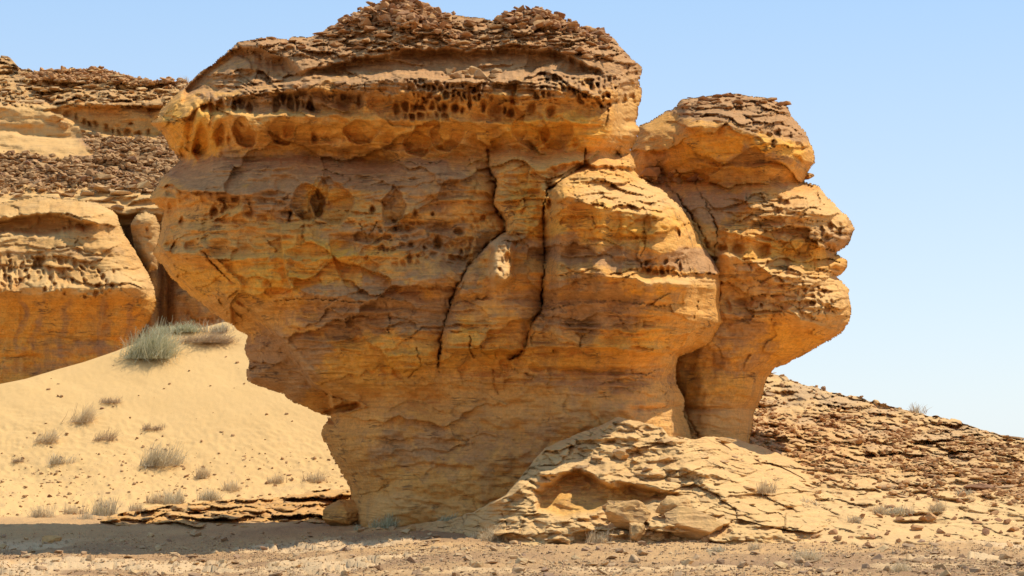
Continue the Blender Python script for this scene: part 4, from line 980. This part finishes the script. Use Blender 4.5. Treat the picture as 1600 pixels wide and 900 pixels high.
S(314, 537, 'sand_dune', 84, 18, 'sprawling brownish dry shrub along the crest near the dune top', M_TWIG, 1500, .6, blade=.012, seed=3)
S(344, 517, 'sand_dune', 32, 18, 'small grey twiggy shrub closest to the top of the dune', M_GREY, 420, blade=.014, seed=33)
S(170, 630, 'sand_dune', 46, 12, 'flat dark mat of dead twigs on the upper dune face', M_TWIG, 380, .2, blade=.012, seed=4)
S(118, 662, 'sand_dune', 44, 30, 'dry grass tuft highest of those on the dune face', M_PALE, 520, .3, blade=.010, seed=5)
S(68, 692, 'sand_dune', 38, 24, 'dry grass tuft below and left of the highest tuft on the dune', M_PALE, 420, .35, blade=.010, seed=6)
S(166, 690, 'sand_dune', 36, 20, 'brownish dry tuft in the middle of the dune face', M_TWIG, 260, .3, blade=.009, seed=7)
S(236, 668, 'sand_dune', 30, 12, 'small dark twiggy tuft on the dune face below the large bush', M_TWIG, 240, .2, blade=.011, seed=8)
S(242, 728, 'sand_dune', 56, 36, 'broad pale grass tuft, biggest on the lower dune', M_GREY, 800, .3, blade=.010, seed=9)
S(94, 728, 'sand_dune', 32, 18, 'small grey tuft low on the dune near the left side', M_GREY, 300, .3, blade=.010, seed=10)
S(28, 720, 'sand_dune', 30, 8, 'thin flat dark tuft at the far left of the dune', M_TWIG, 160, .2, blade=.010, seed=11)
S(320, 745, 'sand_dune', 34, 20, 'pale rounded tuft at the foot of the dune right of the broad one', M_PALE, 420, blade=.009, seed=12)
S(368, 764, 'sand_dune', 36, 20, 'wispy pale tuft on sand at the start of the low rock ledges', M_PALE, 380, blade=.009, seed=13)
S(432, 754, 'sand_dune', 26, 16, 'small pale tuft on sand between two wispy ones left of the foot', M_PALE, 300, blade=.009, seed=14)
S(494, 752, 'sand_dune', 34, 20, 'pale tuft on sand closest to the foot of the huge rock', M_PALE, 380, blade=.009, seed=15)
S(60, 812, 'sand_dune', 36, 26, 'pale feathery tuft at the far left in front of the dune', M_PALE, 520, blade=.009, seed=16)
S(116, 800, 'sand_dune', 30, 20, 'faint straw tuft between the feathery one and the rounded bush', M_PALE, 340, blade=.009, seed=17)
S(162, 806, 'sand_dune', 36, 34, 'tall rounded straw-coloured bush in front of the dune', M_GREY, 700, blade=.010, seed=18)
S(136, 820, 'sand_dune', 34, 22, 'low straw bush just left of and below the tall rounded one', M_GREY, 520, blade=.010, seed=19)
S(214, 797, 'rock_ledges', 18, 14, 'tiny straw tuft at the left end of the low rock ledges', M_PALE, 240, blade=.008, seed=20)
S(242, 788, 'sand_dune', 28, 18, 'straw tuft behind the left end of the low ledges', M_PALE, 360, blade=.009, seed=21)
S(276, 788, 'sand_dune', 36, 22, 'fuller straw bush in the row above the low ledges', M_GREY, 480, blade=.009, seed=22)
S(326, 782, 'sand_dune', 38, 18, 'brown-based straw bush at the right of the row above the low ledges', M_GREY, 480, blade=.009, seed=23)
S(605, 823, 'rock_mound', 38, 20, 'green tuft growing against the base of the huge rock', M_GREEN, 420, .1, blade=.010, seed=24)
S(700, 811, 'rock_mound', 28, 13, 'small green tuft in the shade right of the other green one', M_GREEN, 240, .2, blade=.009, seed=25)
S(560, 822, 'rock_mound', 14, 9, 'tiny green sprig at the left corner of the rock base', M_GREEN, 90, blade=.008, seed=26)
S(775, 848, 'rock_mound', 54, 28, 'wide straw bush on the gravel before the left end of the mound', M_PALE, 900, .1, blade=.009, seed=27)
S(736, 848, 'rock_mound', 26, 18, 'bare greyish tuft directly left of the wide straw bush', M_GREY, 280, blade=.008, seed=28)
S(938, 848, 'rock_mound', 36, 26, 'dry straw tuft in front of the large angular boulder', M_PALE, 460, .15, blade=.009, seed=29)
S(1120, 862, 'desert_ground', 28, 12, 'low grey tuft on gravel below the broad bedded boulder', M_GREY, 240, blade=.008, seed=30)
S(1180, 858, 'desert_ground', 22, 12, 'small straw tuft on gravel at the right corner of the mound', M_PALE, 180, blade=.008, seed=31)
S(1195, 770, 'rock_mound', 32, 20, 'straw tuft in the notch on the right flank of the mound', M_PALE, 360, blade=.009, seed=32)
S(1256, 790, 'rocky_hill', 34, 14, 'grey-brown flat tuft right of the notch on the mound', M_GREY, 340, blade=.009, seed=34)
S(1336, 816, 'rocky_hill', 28, 14, 'small pale tuft low on the hill, left of three others', M_PALE, 260, blade=.009, seed=35)
S(1378, 802, 'rocky_hill', 26, 16, 'yellowish tuft on the lower hillside, upper left of a pair', M_PALE, 300, blade=.009, seed=36)
S(1406, 802, 'rocky_hill', 30, 14, 'brownish tuft right beside the yellowish one on the hillside', M_GREY, 300, blade=.009, seed=37)
S(1466, 798, 'rocky_hill', 32, 18, 'pale rounded tuft on the hillside above the small brown block', M_PALE, 380, blade=.009, seed=38)
S(1500, 775, 'rocky_hill', 28, 12, 'grey tuft at the left tip of the long grey slab', M_GREY, 260, blade=.009, seed=39)
S(1262, 876, 'desert_ground', 52, 18, 'broad faint straw patch on the gravel below the hill', M_PALE, 520, blade=.006, seed=40)
S(1408, 892, 'desert_ground', 46, 18, 'faint straw tuft on the gravel at the bottom edge of the view', M_PALE, 420, blade=.006, seed=41)
S(1434, 644, 'rocky_hill', 30, 18, 'bare pale twiggy shrub alone on the skyline of the right hill', M_GREY, 90, blade=.009, seed=42)
S(286, 128, 'rocky_hillside', 16, 9, 'tiny bleached shrub on the left skyline beside the huge rock', M_PALE, 110, blade=.012, seed=43)
